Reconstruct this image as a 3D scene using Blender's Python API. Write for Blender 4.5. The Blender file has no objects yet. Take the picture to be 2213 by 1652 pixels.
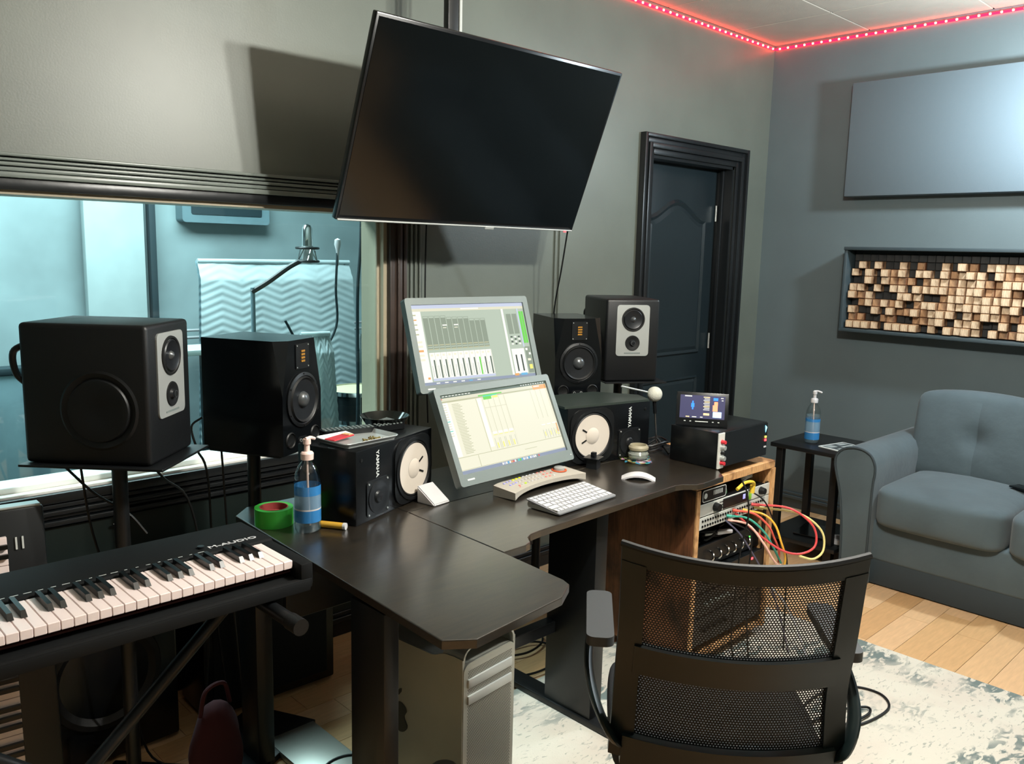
import bpy, bmesh, math, random
from math import sin, cos, pi, radians
from mathutils import Vector, Matrix

S = bpy.context.scene
C = S.collection
random.seed(7)

# ------------------------------------------------------------------ camera
CAM = Vector((0, 0, 1.5))
yaw, pitch, roll = radians(44.0226), radians(8.8386), radians(1.3388)
fw = Vector((sin(yaw) * cos(pitch), cos(yaw) * cos(pitch), -sin(pitch)))
r0 = Vector((cos(yaw), -sin(yaw), 0))
u0 = r0.cross(fw)
rt = cos(roll) * r0 + sin(roll) * u0
up = -sin(roll) * r0 + cos(roll) * u0
cd = bpy.data.cameras.new('camera')
cam = bpy.data.objects.new('camera', cd)
C.objects.link(cam)
cd.sensor_width = 36
cd.lens = 1825.26 / 2213 * 36
cd.clip_start = 0.05
cam.matrix_world = Matrix((rt, up, -fw)).transposed().to_4x4()
cam.location = CAM
S.camera = cam

# ------------------------------------------------------------------ world, view, lights
S.view_settings.view_transform = 'Standard'
S.view_settings.look = 'None'
S.view_settings.gamma = 1
S.view_settings.use_curve_mapping = False
S.view_settings.exposure = 0.30
W = bpy.data.worlds.new('world')
S.world = W
W.use_nodes = True
W.node_tree.nodes['Background'].inputs[0].default_value = (0.5, 0.6, 0.65, 1)
W.node_tree.nodes['Background'].inputs[1].default_value = 0.01


def lamp(name, loc, power, color, radius=0.04, kind='POINT', size=None, rot=None):
    l = bpy.data.lights.new(name, kind)
    l.energy = power
    l.color = color
    if kind == 'POINT':
        l.shadow_soft_size = radius
    if kind == 'AREA':
        l.shape = 'RECTANGLE'
        l.size, l.size_y = size
    o = bpy.data.objects.new(name, l)
    o.location = loc
    if rot:
        o.rotation_euler = rot
    C.objects.link(o)
    return o


# a ceiling fixture with three bulbs just above the frame, a lamp just right of the frame,
# and the fluorescent panel of the recording booth behind the glass
for i, (bx_, by_, bp_) in enumerate(((1.76, 0.74, 92), (1.96, 0.77, 55), (1.86, 0.60, 22))):
    lamp('ceiling_bulb', (bx_, by_, 2.27), bp_, (1.0, 0.98, 0.90), 0.025)
lamp('side_lamp', (4.12, 0.98, 2.2), 80, (0.80, 0.93, 1.0), 0.06)
lamp('added_fill', (0.5, -1.5, 2.5), 8, (0.92, 1.0, 0.97), 0.25)  # added fill, stands in for ambient light from behind the camera
lamp('booth_light', (1.35, 3.75, 2.42), 98, (0.86, 0.97, 1.0), kind='AREA', size=(1.8, 0.8))


# ------------------------------------------------------------------ materials
def srgb(h):
    h = h.lstrip('#')
    v = [int(h[i:i + 2], 16) / 255 for i in (0, 2, 4)]
    return tuple(c / 12.92 if c <= 0.04045 else ((c + 0.055) / 1.055) ** 2.4 for c in v) + (1,)


MATS = {}


def mat(name, col, rough=0.5, metal=0.0, var=0.0, vscale=8, bump=0.0, bscale=60, emit=0, coat=0, col2=None,
        stretch=None, trans=0, ior=1.45, spec=0.5):
    if name in MATS:
        return MATS[name]
    m = bpy.data.materials.new(name)
    m.use_nodes = True
    nt = m.node_tree
    b = nt.nodes['Principled BSDF']
    c = srgb(col) if isinstance(col, str) else col
    b.inputs['Base Color'].default_value = c
    b.inputs['Roughness'].default_value = rough
    b.inputs['Metallic'].default_value = metal
    b.inputs['IOR'].default_value = ior
    b.inputs['Specular IOR Level'].default_value = spec
    if coat:
        b.inputs['Coat Weight'].default_value = coat
        b.inputs['Coat Roughness'].default_value = 0.2
    if trans:
        b.inputs['Transmission Weight'].default_value = trans
    if emit:
        b.inputs['Emission Color'].default_value = c
        b.inputs['Emission Strength'].default_value = emit
    if var or bump or col2:
        tc = nt.nodes.new('ShaderNodeTexCoord')
        mp = nt.nodes.new('ShaderNodeMapping')
        nt.links.new(tc.outputs['Object'], mp.inputs[0])
        if stretch:
            mp.inputs['Scale'].default_value = stretch
    if var or col2:
        n = nt.nodes.new('ShaderNodeTexNoise')
        n.inputs['Scale'].default_value = vscale
        n.inputs['Detail'].default_value = 5
        nt.links.new(mp.outputs[0], n.inputs['Vector'])
        cr = nt.nodes.new('ShaderNodeValToRGB')
        cr.color_ramp.elements[0].position = 0.3
        cr.color_ramp.elements[1].position = 0.7
        if col2:
            cr.color_ramp.elements[0].color = c
            cr.color_ramp.elements[1].color = srgb(col2)
        else:
            cr.color_ramp.elements[0].color = tuple(x * (1 - var) for x in c[:3]) + (1,)
            cr.color_ramp.elements[1].color = tuple(min(1, x * (1 + var)) for x in c[:3]) + (1,)
        nt.links.new(n.outputs['Fac'], cr.inputs[0])
        nt.links.new(cr.outputs[0], b.inputs['Base Color'])
    if bump:
        n2 = nt.nodes.new('ShaderNodeTexNoise')
        n2.inputs['Scale'].default_value = bscale
        n2.inputs['Detail'].default_value = 4
        nt.links.new(mp.outputs[0], n2.inputs['Vector'])
        bp = nt.nodes.new('ShaderNodeBump')
        bp.inputs['Strength'].default_value = bump
        bp.inputs['Distance'].default_value = 0.01
        nt.links.new(n2.outputs['Fac'], bp.inputs['Height'])
        nt.links.new(bp.outputs[0], b.inputs['Normal'])
    MATS[name] = m
    return m


M_wall = mat('wall_paint', '#5f655d', 0.44, spec=0.75, var=0.10, vscale=3, bump=0.035, bscale=160)
M_wallr = mat('wall_paint_blue', '#5a6669', 0.6, var=0.06, vscale=3, bump=0.035, bscale=160)
M_trim = mat('trim_black', '#16191b', 0.32, bump=0.05, bscale=30)
M_trimlit = mat('window_trim_lit', '#727a75', 0.3, var=0.12)  # paler than the black trim: light on the top casing is in the colour
M_ceil = mat('ceiling_tile', '#a69e92', 0.9, var=0.04, bump=0.15, bscale=150)
M_ceilgap = mat('ceiling_gap', '#8f887c', 0.9)
M_black = mat('black_paint', '#0a0c0e', 0.27)
M_blk2 = mat('black_plastic', '#101214', 0.35)
M_blks = mat('black_satin', '#111315', 0.38)
M_satin = mat('satin_lacquer', '#0a0c0e', 0.17)
M_vinyl = mat('black_vinyl_wrap', '#0d0f11', 0.45, bump=0.06, bscale=350)
M_matte = mat('keyboard_shell', '#0b0d0e', 0.75, spec=0.25)
M_rub = mat('rubber', '#060708', 0.55)
M_cable = mat('cable_black', '#0a0b0c', 0.45)
M_desk = mat('desk_laminate', '#1a1713', 0.34, coat=1.0, col2='#2c261d', vscale=14, stretch=(1, 7, 7), bump=0.03, bscale=90, spec=0.65)
M_deskedge = mat('desk_edge', '#0c0c0c', 0.3)
M_silver = mat('silver_panel', '#b9bdbb', 0.38, metal=0.55)
M_alu = mat('aluminium', '#b4b5ad', 0.42, metal=0.85, var=0.04)
M_chrome = mat('chrome', '#d8d8d8', 0.12, metal=1)
M_cone = mat('paper_cone', '#c8beb2', 0.8, var=0.03)
M_white = mat('white_plastic', '#c3c2c4', 0.35)
M_kbcase = mat('keyboard_case', '#8d9093', 0.4, metal=0.3)
M_ivory = mat('key_white', '#f0dfdb', 0.3)
M_pink = mat('pump_white', '#eccfc6', 0.35)
M_keyb = mat('key_black', '#0b0c0d', 0.3)
M_greyp = mat('monitor_bezel', '#6d7674', 0.45)
M_darkcone = mat('dark_cone', '#1b1d20', 0.38, metal=0.2)
M_domeg = mat('dome_cap', '#55585a', 0.3, metal=0.5)
M_amber = mat('amber_tweeter', '#c08a3a', 0.4, metal=0.6)
M_ctl = mat('controller_shell', '#a8a297', 0.45)
M_orange = mat('orange_ring', '#d95c33', 0.4)
M_green = mat('green_tape', '#3fae3f', 0.3)
M_red = mat('red_core', '#8c3a36', 0.6)
M_redp = mat('red_plastic', '#c5303a', 0.4)
M_yellow = mat('yellow_tube', '#c79a34', 0.35)
M_booth = mat('booth_wall', '#98a9ab', 0.7, var=0.22, vscale=2.2)
M_boothd = mat('booth_dark', '#22343a', 0.7)
M_blanket = mat('moving_blanket', '#b6c4c6', 0.85, var=0.12, vscale=6)
M_blanketd = mat('moving_blanket_dark', '#6d868d', 0.85, var=0.15, vscale=6)
M_bpanel = mat('booth_panel', '#aebcbc', 0.6, var=0.06)
M_sill = mat('sill_white', '#f6f8f2', 0.35)
M_jamb = mat('jamb_beige', '#a89d86', 0.5)
M_brown = mat('casing_brown', '#3a2f29', 0.4, var=0.2)
M_sofa = mat('sofa_velvet', '#4d5a60', 0.85, var=0.12, vscale=5, bump=0.5, bscale=9, spec=0.3)
M_sofa.node_tree.nodes['Principled BSDF'].inputs['Sheen Weight'].default_value = 0.15
M_piping = mat('sofa_piping', '#313c42', 0.7)
M_art = mat('art_frame', '#39454a', 0.5)
M_panelf = mat('acoustic_fabric', '#5a666d', 0.9, bump=0.15, bscale=400)
M_panels = mat('acoustic_fabric_side', '#3c444b', 0.9)


M_screenoff = mat('screen_off', '#040607', 0.13, spec=0.6)
M_bezel = mat('tv_bezel', '#0a0b0d', 0.25)
M_mesh = mat('chair_mesh', '#0c0d0e', 0.6)
M_chair = mat('chair_plastic', '#0b1616', 0.42)
M_pad = mat('arm_pad', '#3f4244', 0.5)
M_jack = mat('jack_dark', '#070808', 0.5)
M_rackw = mat('rack_panel_white', '#c9cac4', 0.4)
M_led = mat('led_warm', (1.0, 0.30, 0.12, 1), emit=14)
M_ledstrip = mat('led_tape', (1.0, 0.0012, 0.010, 1), emit=15.0)
M_ledred = mat('led_red', (1, 0.05, 0.06, 1), emit=3)
M_ledgrn = mat('led_green', (0.1, 1, 0.1, 1), emit=2.0)
M_ledblue = mat('led_blue', (0.2, 0.7, 1, 1), emit=2.5)
M_foam = mat('foam_white', '#b9b9ae', 0.9, bump=0.3, bscale=200)
M_silvpaint = mat('print_silver', '#c9cdcb', 0.4)
M_paper = mat('paper', '#c4cbca', 0.7)
M_glassj = mat('jar_glass', '#dfe6dc', 0.08, trans=0.75)
M_tobacco = mat('dried_herb', '#6d6137', 0.9, var=0.3)
M_maroon = mat('maroon_cloth', '#3a1218', 0.9, var=0.2)


def glass_mat(name, tint, gloss=0.08, rough=0.02):
    """thin pane: mostly see-through, with a mirror-like surface"""
    m = bpy.data.materials.new(name)
    m.use_nodes = True
    nt = m.node_tree
    nt.nodes.clear()
    out = nt.nodes.new('ShaderNodeOutputMaterial')
    mix = nt.nodes.new('ShaderNodeMixShader')
    tr = nt.nodes.new('ShaderNodeBsdfTransparent')
    gl = nt.nodes.new('ShaderNodeBsdfGlossy')
    fr = nt.nodes.new('ShaderNodeFresnel')
    ge = nt.nodes.new('ShaderNodeNewGeometry')      # same facing reflectance on both faces of the pane
    io = nt.nodes.new('ShaderNodeMapRange')
    io.inputs['To Min'].default_value = 1.5
    io.inputs['To Max'].default_value = 1 / 1.5
    nt.links.new(ge.outputs['Backfacing'], io.inputs['Value'])
    nt.links.new(io.outputs['Result'], fr.inputs[0])
    mu = nt.nodes.new('ShaderNodeMath')
    mu.operation = 'ADD'
    mu.inputs[1].default_value = gloss - 0.04
    tr.inputs[0].default_value = srgb(tint)
    gl.inputs['Roughness'].default_value = rough
    nt.links.new(fr.outputs[0], mu.inputs[0])
    nt.links.new(mu.outputs[0], mix.inputs[0])
    nt.links.new(tr.outputs[0], mix.inputs[1])
    nt.links.new(gl.outputs[0], mix.inputs[2])
    nt.links.new(mix.outputs[0], out.inputs[0])
    return m


M_pane = glass_mat('window_glass', '#e6f4f4', 0.06)
M_pet = glass_mat('clear_plastic', '#f2f5f4', 0.10, 0.05)


def veil_mat(name, col, fac, rough=0.4):
    """translucent film or gel: part see-through, part coloured"""
    m = bpy.data.materials.new(name)
    m.use_nodes = True
    nt = m.node_tree
    b = nt.nodes['Principled BSDF']
    out = nt.nodes['Material Output']
    b.inputs['Base Color'].default_value = srgb(col)
    b.inputs['Roughness'].default_value = rough
    tr = nt.nodes.new('ShaderNodeBsdfTransparent')
    mix = nt.nodes.new('ShaderNodeMixShader')
    mix.inputs[0].default_value = fac
    nt.links.new(tr.outputs[0], mix.inputs[1])
    nt.links.new(b.outputs[0], mix.inputs[2])
    nt.links.new(mix.outputs[0], out.inputs[0])
    return m


M_liq = veil_mat('sanitizer_gel', '#a9c6d8', 0.16, 0.1)
M_label = veil_mat('blue_label', '#2f7fc0', 0.82)
M_labelmid = veil_mat('pale_label', '#8fb6d6', 0.45)


def wood_burnt(name, base, dark, sc, stretch, thr=0.5, rough=0.55):
    m = bpy.data.materials.new(name)
    m.use_nodes = True
    nt = m.node_tree
    b = nt.nodes['Principled BSDF']
    tc = nt.nodes.new('ShaderNodeTexCoord')
    mp = nt.nodes.new('ShaderNodeMapping')
    mp.inputs['Scale'].default_value = stretch
    nt.links.new(tc.outputs['Object'], mp.inputs[0])
    n = nt.nodes.new('ShaderNodeTexNoise')
    n.inputs['Scale'].default_value = sc
    n.inputs['Detail'].default_value = 6
    n.inputs['Distortion'].default_value = 0.6
    nt.links.new(mp.outputs[0], n.inputs['Vector'])
    cr = nt.nodes.new('ShaderNodeValToRGB')
    cr.color_ramp.elements[0].position = thr - 0.13
    cr.color_ramp.elements[0].color = srgb(dark)
    cr.color_ramp.elements[1].position = thr + 0.1
    cr.color_ramp.elements[1].color = srgb(base)
    nt.links.new(n.outputs['Fac'], cr.inputs[0])
    # fine grain on top
    g = nt.nodes.new('ShaderNodeTexNoise')
    g.inputs['Scale'].default_value = sc * 6
    g.inputs['Detail'].default_value = 3
    mp2 = nt.nodes.new('ShaderNodeMapping')
    mp2.inputs['Scale'].default_value = (stretch[0] * 3, stretch[1] * 3, stretch[2] * 0.3)
    nt.links.new(tc.outputs['Object'], mp2.inputs[0])
    nt.links.new(mp2.outputs[0], g.inputs['Vector'])
    mx = nt.nodes.new('ShaderNodeMix')
    mx.data_type = 'RGBA'
    mx.blend_type = 'MULTIPLY'
    mx.inputs[0].default_value = 0.6
    cr2 = nt.nodes.new('ShaderNodeValToRGB')
    cr2.color_ramp.elements[0].position = 0.35
    cr2.color_ramp.elements[0].color = (0.45, 0.4, 0.35, 1)
    cr2.color_ramp.elements[1].position = 0.6
    nt.links.new(g.outputs['Fac'], cr2.inputs[0])
    nt.links.new(cr.outputs[0], mx.inputs[6])
    nt.links.new(cr2.outputs[0], mx.inputs[7])
    nt.links.new(mx.outputs[2], b.inputs['Base Color'])
    b.inputs['Roughness'].default_value = rough
    return m


M_rackside = wood_burnt('burnt_wood_brown', '#7d5032', '#1d110b', 9, (1, 1, 0.6), 0.47)
M_rackedge = wood_burnt('burnt_wood_light', '#d9a873', '#6d4222', 16, (1, 1, 1), 0.42)
M_blk_a = wood_burnt('block_light', '#dcc3a4', '#8d6a4c', 22, (1, 1, 1), 0.40)
M_blk_b = wood_burnt('block_toasted', '#b58d68', '#4f3423', 22, (1, 1, 1), 0.45)
M_blk_c = wood_burnt('block_dark', '#2a2a2a', '#15191b', 22, (1, 1, 1), 0.5)  # dark tone of the deepest-set blocks and the whole top row


def plank_mat(name, col):
    return mat(name, col, 0.38, var=0.09, vscale=5, stretch=(2.2, 16, 1), bump=0.02, bscale=60)


PLANKS = [plank_mat('oak_plank_' + s, c) for s, c in
          (('pale', '#d3ad82'), ('honey', '#cda577'), ('warm', '#c89e70'), ('sand', '#d6b087'))]
M_plankgap = mat('plank_gap', '#7d5633', 0.7)


def rug_mat():
    m = bpy.data.materials.new('distressed_rug')
    m.use_nodes = True
    nt = m.node_tree
    b = nt.nodes['Principled BSDF']
    b.inputs['Roughness'].default_value = 0.95
    tc = nt.nodes.new('ShaderNodeTexCoord')

    def noise(sc, det, stretch, dist=0.3):
        mp = nt.nodes.new('ShaderNodeMapping')
        mp.inputs['Scale'].default_value = stretch
        nt.links.new(tc.outputs['Object'], mp.inputs[0])
        n = nt.nodes.new('ShaderNodeTexNoise')
        n.inputs['Scale'].default_value = sc
        n.inputs['Detail'].default_value = det
        n.inputs['Distortion'].default_value = dist
        nt.links.new(mp.outputs[0], n.inputs['Vector'])
        return n

    def ramp(n, a, bb, ca, cb):
        cr = nt.nodes.new('ShaderNodeValToRGB')
        cr.color_ramp.elements[0].position = a
        cr.color_ramp.elements[0].color = ca
        cr.color_ramp.elements[1].position = bb
        cr.color_ramp.elements[1].color = cb
        nt.links.new(n.outputs['Fac'], cr.inputs[0])
        return cr

    def mix(f, a, bcol):
        mx = nt.nodes.new('ShaderNodeMix')
        mx.data_type = 'RGBA'
        nt.links.new(f, mx.inputs[0])
        if isinstance(a, tuple):
            mx.inputs[6].default_value = a
        else:
            nt.links.new(a, mx.inputs[6])
        mx.inputs[7].default_value = bcol
        return mx.outputs[2]

    K, Wt = (0, 0, 0, 1), (1, 1, 1, 1)
    big = ramp(noise(2.6, 3, (1, 1.6, 1), 0.8), 0.49, 0.60, K, Wt)
    mid = ramp(noise(14, 6, (1, 2.2, 1), 1.2), 0.47, 0.55, K, Wt)
    mu = nt.nodes.new('ShaderNodeMath')
    mu.operation = 'MULTIPLY'
    nt.links.new(big.outputs[0], mu.inputs[0])
    nt.links.new(mid.outputs[0], mu.inputs[1])
    fine = ramp(noise(38, 4, (1, 2.5, 1), 0.6), 0.60, 0.68, K, (0.75, 0.75, 0.75, 1))
    rosy = ramp(noise(3.1, 3, (1.4, 1, 1)), 0.45, 0.7, K, (0.6, 0.6, 0.6, 1))
    c = mix(rosy.outputs[0], srgb('#cdc9bd'), srgb('#c3b3a8'))
    c = mix(fine.outputs[0], c, srgb('#8c9189'))
    c = mix(mu.outputs[0], c, srgb('#6b7876'))
    nt.links.new(c, b.inputs['Base Color'])
    bp = nt.nodes.new('ShaderNodeBump')
    bp.inputs['Strength'].default_value = 0.4
    bp.inputs['Distance'].default_value = 0.004
    nt.links.new(noise(220, 3, (1, 1, 1)).outputs['Fac'], bp.inputs['Height'])
    nt.links.new(bp.outputs[0], b.inputs['Normal'])
    return m


M_rug = rug_mat()


# ------------------------------------------------------------------ mesh helpers
class MB:
    def __init__(self):
        self.v, self.f, self.m, self.s = [], [], [], []
        self.mats = []

    def mi(self, m):
        if m not in self.mats:
            self.mats.append(m)
        return self.mats.index(m)

    def add(self, vs, fs, m, smooth=False, T=None):
        o = len(self.v)
        if T is not None:
            vs = [T @ Vector(p) for p in vs]
        self.v += [tuple(p) for p in vs]
        k = self.mi(m)
        for f in fs:
            self.f.append(tuple(i + o for i in f))
            self.m.append(k)
            self.s.append(smooth)
        return self

    def box(self, c, s, m, T=None, bev=0.0, seg=2):
        x, y, z = (a / 2 for a in s)
        if bev > 0:
            bm = bmesh.new()
            bmesh.ops.create_cube(bm, size=1)
            for v in bm.verts:
                v.co = Vector((v.co.x * s[0], v.co.y * s[1], v.co.z * s[2]))
            bmesh.ops.bevel(bm, geom=bm.edges[:], offset=bev, segments=seg, profile=0.5, affect='EDGES')
            vs = [tuple(v.co + Vector(c)) for v in bm.verts]
            bm.verts.index_update()
            fs = [tuple(v.index for v in f.verts) for f in bm.faces]
            bm.free()
            return self.add(vs, fs, m, seg > 1, T)
        vs = [(c[0] + i * x, c[1] + j * y, c[2] + k * z) for i in (-1, 1) for j in (-1, 1) for k in (-1, 1)]
        fs = [(0, 1, 3, 2), (4, 6, 7, 5), (0, 4, 5, 1), (2, 3, 7, 6), (0, 2, 6, 4), (1, 5, 7, 3)]
        return self.add(vs, fs, m, False, T)

    def lathe(self, prof, m, seg=32, T=None, smooth=True, cap=False):
        """prof: list of (r, z) around Z"""
        vs = [(r * cos(2 * pi * i / seg), r * sin(2 * pi * i / seg), z) for (r, z) in prof for i in range(seg)]
        fs = []
        for j in range(len(prof) - 1):
            for i in range(seg):
                a, b = j * seg + i, j * seg + (i + 1) % seg
                fs.append((a, b, b + seg, a + seg))
        if cap:
            fs.append(tuple(range(seg))[::-1])
            n = (len(prof) - 1) * seg
            fs.append(tuple(range(n, n + seg)))
        return self.add(vs, fs, m, smooth, T)

    def cyl(self, p0, p1, r, m, seg=16, r1=None, T=None):
        p0, p1 = Vector(p0), Vector(p1)
        d = p1 - p0
        q = d.to_track_quat('Z', 'Y').to_matrix().to_4x4()
        A = Matrix.Translation(p0) @ q
        if T is not None:
            A = T @ A
        return self.lathe([(r, 0), (r if r1 is None else r1, d.length)], m, seg, A, True, True)

    def tube(self, pts, r, m, seg=8, n=6, T=None):
        """smooth tube through points (Catmull-Rom)"""
        P = [Vector(p) for p in pts]
        Q = []
        if len(P) > 2:
            E_ = [2 * P[0] - P[1]] + P + [2 * P[-1] - P[-2]]
            for i in range(1, len(E_) - 2):
                for k in range(n):
                    t = k / n
                    a, b, c, d = E_[i - 1:i + 3]
                    Q.append(0.5 * (2 * b + (c - a) * t + (2 * a - 5 * b + 4 * c - d) * t * t + (3 * b - a - 3 * c + d) * t ** 3))
            Q.append(P[-1])
        else:
            Q = P
        vs, fs = [], []
        prev = None
        for i, p in enumerate(Q):
            t = (Q[min(i + 1, len(Q) - 1)] - Q[max(i - 1, 0)]).normalized()
            if prev is None:
                a = t.cross(Vector((0, 0, 1)))
                if a.length < 0.1:
                    a = t.cross(Vector((1, 0, 0)))
            else:
                a = prev - t * prev.dot(t)
            a.normalize()
            prev = a
            b = t.cross(a)
            for k in range(seg):
                an = 2 * pi * k / seg
                vs.append(p + r * (cos(an) * a + sin(an) * b))
        for i in range(len(Q) - 1):
            for k in range(seg):
                k2 = (k + 1) % seg
                fs.append((i * seg + k, i * seg + k2, (i + 1) * seg + k2, (i + 1) * seg + k))
        fs.append(tuple(range(seg))[::-1])
        fs.append(tuple(range((len(Q) - 1) * seg, len(Q) * seg)))
        return self.add(vs, fs, m, True, T)

    def prism(self, poly, z0, z1, m, T=None, medge=None):
        n = len(poly)
        ar = sum(poly[i][0] * poly[(i + 1) % n][1] - poly[(i + 1) % n][0] * poly[i][1] for i in range(n))
        if ar < 0:
            poly = poly[::-1]
        vs = [(x, y, z0) for x, y in poly] + [(x, y, z1) for x, y in poly]
        self.add(vs, [tuple(range(n))[::-1], tuple(range(n, 2 * n))], m, False, T)
        self.add(vs, [(i, (i + 1) % n, n + (i + 1) % n, n + i) for i in range(n)], medge or m, False, T)
        return self

    def quad(self, a, b, c, d, m, T=None):
        return self.add([a, b, c, d], [(0, 1, 2, 3)], m, False, T)

    def obj(self, name, parent=None, loc=None, rot=None):
        me = bpy.data.meshes.new(name)
        me.from_pydata(self.v, [], self.f)
        for m in self.mats:
            me.materials.append(m)
        me.polygons.foreach_set('material_index', self.m)
        me.polygons.foreach_set('use_smooth', self.s)
        me.update()
        if any(self.s):
            try:
                me.set_sharp_from_angle(angle=radians(38))
            except Exception:
                pass
        o = bpy.data.objects.new(name, me)
        C.objects.link(o)
        if parent:
            o.parent = parent
        if loc:
            o.location = loc
        if rot:
            o.rotation_euler = rot
        return o


def tag(o, label=None, cat=None, group=None, kind=None):
    if label:
        o['label'] = label
    if cat:
        o['category'] = cat
    if group:
        o['group'] = group
    if kind:
        o['kind'] = kind
    return o


def thing(name, label, cat, loc=(0, 0, 0), rz=0, group=None, rx=0):
    o = bpy.data.objects.new(name, None)
    o.empty_display_size = 0.05
    C.objects.link(o)
    o.location = loc
    o.rotation_euler = (rx, 0, rz)
    return tag(o, label, cat, group)


def struct(o):
    o['kind'] = 'structure'
    return o


def text(name, s, size, mat_, parent, T, extrude=0.0006, align='CENTER', stretch=1.0, bold=0.0):
    cu = bpy.data.curves.new(name + '_curve', 'FONT')
    cu.body = s
    cu.size = size
    cu.extrude = extrude
    cu.offset = bold
    cu.align_x = align
    cu.align_y = 'CENTER'
    cu.resolution_u = 2
    tmp = bpy.data.objects.new(name + '_tmp', cu)
    C.objects.link(tmp)
    dg = bpy.context.evaluated_depsgraph_get()
    me = bpy.data.meshes.new_from_object(tmp.evaluated_get(dg))
    bpy.data.objects.remove(tmp)
    bpy.data.curves.remove(cu)
    me.name = name
    me.transform(T @ Matrix.Diagonal((stretch, 1, 1, 1)))
    me.materials.clear()
    me.materials.append(mat_)
    o = bpy.data.objects.new(name, me)
    C.objects.link(o)
    o.parent = parent
    return o


FACE = Matrix.Rotation(radians(90), 4, 'X')       # XY drawing -> plane facing -Y


def TR(x, y, z):
    return Matrix.Translation((x, y, z))


def rrect(w, h, r, n=5, cx=0, cy=0):
    pts = []
    for sx, sy, a0 in ((1, 1, 0), (-1, 1, 90), (-1, -1, 180), (1, -1, 270)):
        for k in range(n + 1):
            a = radians(a0 + 90 * k / n)
            pts.append((cx + sx * (w / 2 - r) + r * cos(a), cy + sy * (h / 2 - r) + r * sin(a)))
    return pts


def circ(r, n=32, cx=0, cy=0):
    return [(cx + r * cos(2 * pi * i / n), cy + r * sin(2 * pi * i / n)) for i in range(n)]


# lathe frame whose +Z points out of a -Y facing front
OUT = Matrix.Rotation(radians(90), 4, 'X')

# ================================================================== SETTING
XW, YW, ZC = 4.69, 2.70, 2.72
XL, YB = -1.5, -2.3
WX0, WX1, WZ0, WZ1 = -0.45, 1.925, 0.757, 1.635     # window opening
DX0, DX1, DZ1 = 3.56, 4.335, 2.0                      # door opening
TH = 0.15

w = MB()
for (x0, x1, z0, z1) in ((XL, WX0, 0, ZC), (WX0, WX1, 0, WZ0), (WX0, WX1, WZ1, ZC), (WX1, DX0, 0, ZC),
                         (DX0, DX1, DZ1, ZC), (DX1, XW + TH, 0, ZC)):
    w.box(((x0 + x1) / 2, YW + TH / 2, (z0 + z1) / 2), (x1 - x0, TH, z1 - z0), M_wall)
struct(w.obj('wall_front'))
struct(MB().box((XW + TH / 2, (YW + YB) / 2, ZC / 2), (TH, YW - YB, ZC), M_wallr).obj('wall_right'))
struct(MB().box((XL - TH / 2, (YW + YB) / 2, ZC / 2), (TH, YW - YB, ZC), M_wall).obj('wall_left'))
struct(MB().box(((XL + XW) / 2, YB - TH / 2, ZC / 2), (XW - XL, TH, ZC), M_wall).obj('wall_back'))

# --- floor: oak laminate strips, each visible strip a piece of its own
fl = MB()
fl.box(((XL + XW) / 2, (YB + YW) / 2, -0.06), (XW - XL, YW - YB, 0.1), M_plankgap)
floor = struct(fl.obj('floor'))
PW = 0.112
rest = MB()
pl_mesh = {}
n_pl = 0
y = YB
row = 0
while y < YW - 0.01:
    x = XL - random.random() * 0.5
    while x < XW:
        L = random.choice((0.46, 0.56, 0.66))
        xa, xb = max(x, XL), min(x + L, XW)
        yb = min(y + PW, YW)
        x += L
        if xb - xa < 0.03:
            continue
        pm = random.choice(PLANKS)
        cx, cy = (xa + xb) / 2, (y + yb) / 2
        sz = (xb - xa - 0.0016, yb - y - 0.0016, 0.01)
        near = (xb > 3.0 and 0.3 < cy < 2.5) or (1.9 < cx < 3.0 and 1.75 < cy < 2.3) or (0.6 < cx < 1.6 and 1.5 < cy < 2.2)
        if near and n_pl < 290:
            MB().box((0, 0, 0), sz, pm).obj('plank', floor, (cx, cy, -0.005))
            n_pl += 1
        else:
            rest.box((cx, cy, -0.005), sz, pm)
    y += PW
    row += 1
tag(rest.obj('plank_field', floor), kind='stuff')

# --- ceiling with tiles
ce = MB().box(((XL + XW) / 2, (YB + YW) / 2, ZC + 0.06), (XW - XL, YW - YB, 0.1), M_ceilgap)
ceil = struct(ce.obj('ceiling'))
gx = [XW, 4.24 - 0.0, 3.63, 3.02, 2.41, 1.8, 1.19, 0.58, -0.03, -0.64, XL]
gy = [YW, 2.14, 1.53, 0.92, 0.31, -0.3, -0.91, -1.52, YB]
for i in range(len(gx) - 1):
    for j in range(len(gy) - 1):
        sx, sy = gx[i] - gx[i + 1] - 0.006, gy[j] - gy[j + 1] - 0.006
        MB().box((0, 0, 0), (sx, sy, 0.016), M_ceil, bev=0.003, seg=1).obj(
            'ceiling_tile', ceil, ((gx[i] + gx[i + 1]) / 2, (gy[j] + gy[j + 1]) / 2, ZC + 0.007))

# --- baseboards (stepped moulding)
def moulding(name, x0, x1, axis, prof, m):
    b = MB()
    for (z0, z1, d) in prof:
        if axis == 'x':
            b.box(((x0 + x1) / 2, YW - d / 2, (z0 + z1) / 2), (x1 - x0, d, z1 - z0), m, bev=0.002, seg=1)
        else:
            b.box((XW - d / 2, (x0 + x1) / 2, (z0 + z1) / 2), (d, x1 - x0, z1 - z0), m, bev=0.002, seg=1)
    return struct(b.obj(name))


BP = ((0, 0.055, 0.018), (0.055, 0.075, 0.024), (0.075, 0.093, 0.014))
M_base = mat('baseboard_paint', '#4a565b', 0.3)
moulding('baseboard_right', YB, YW, 'y', BP, M_base)
moulding('baseboard_front', XL, 3.45, 'x', BP, M_trim)
MB_ = moulding('baseboard_front', 4.435, XW - 0.03, 'x', BP, M_trim)

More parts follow.
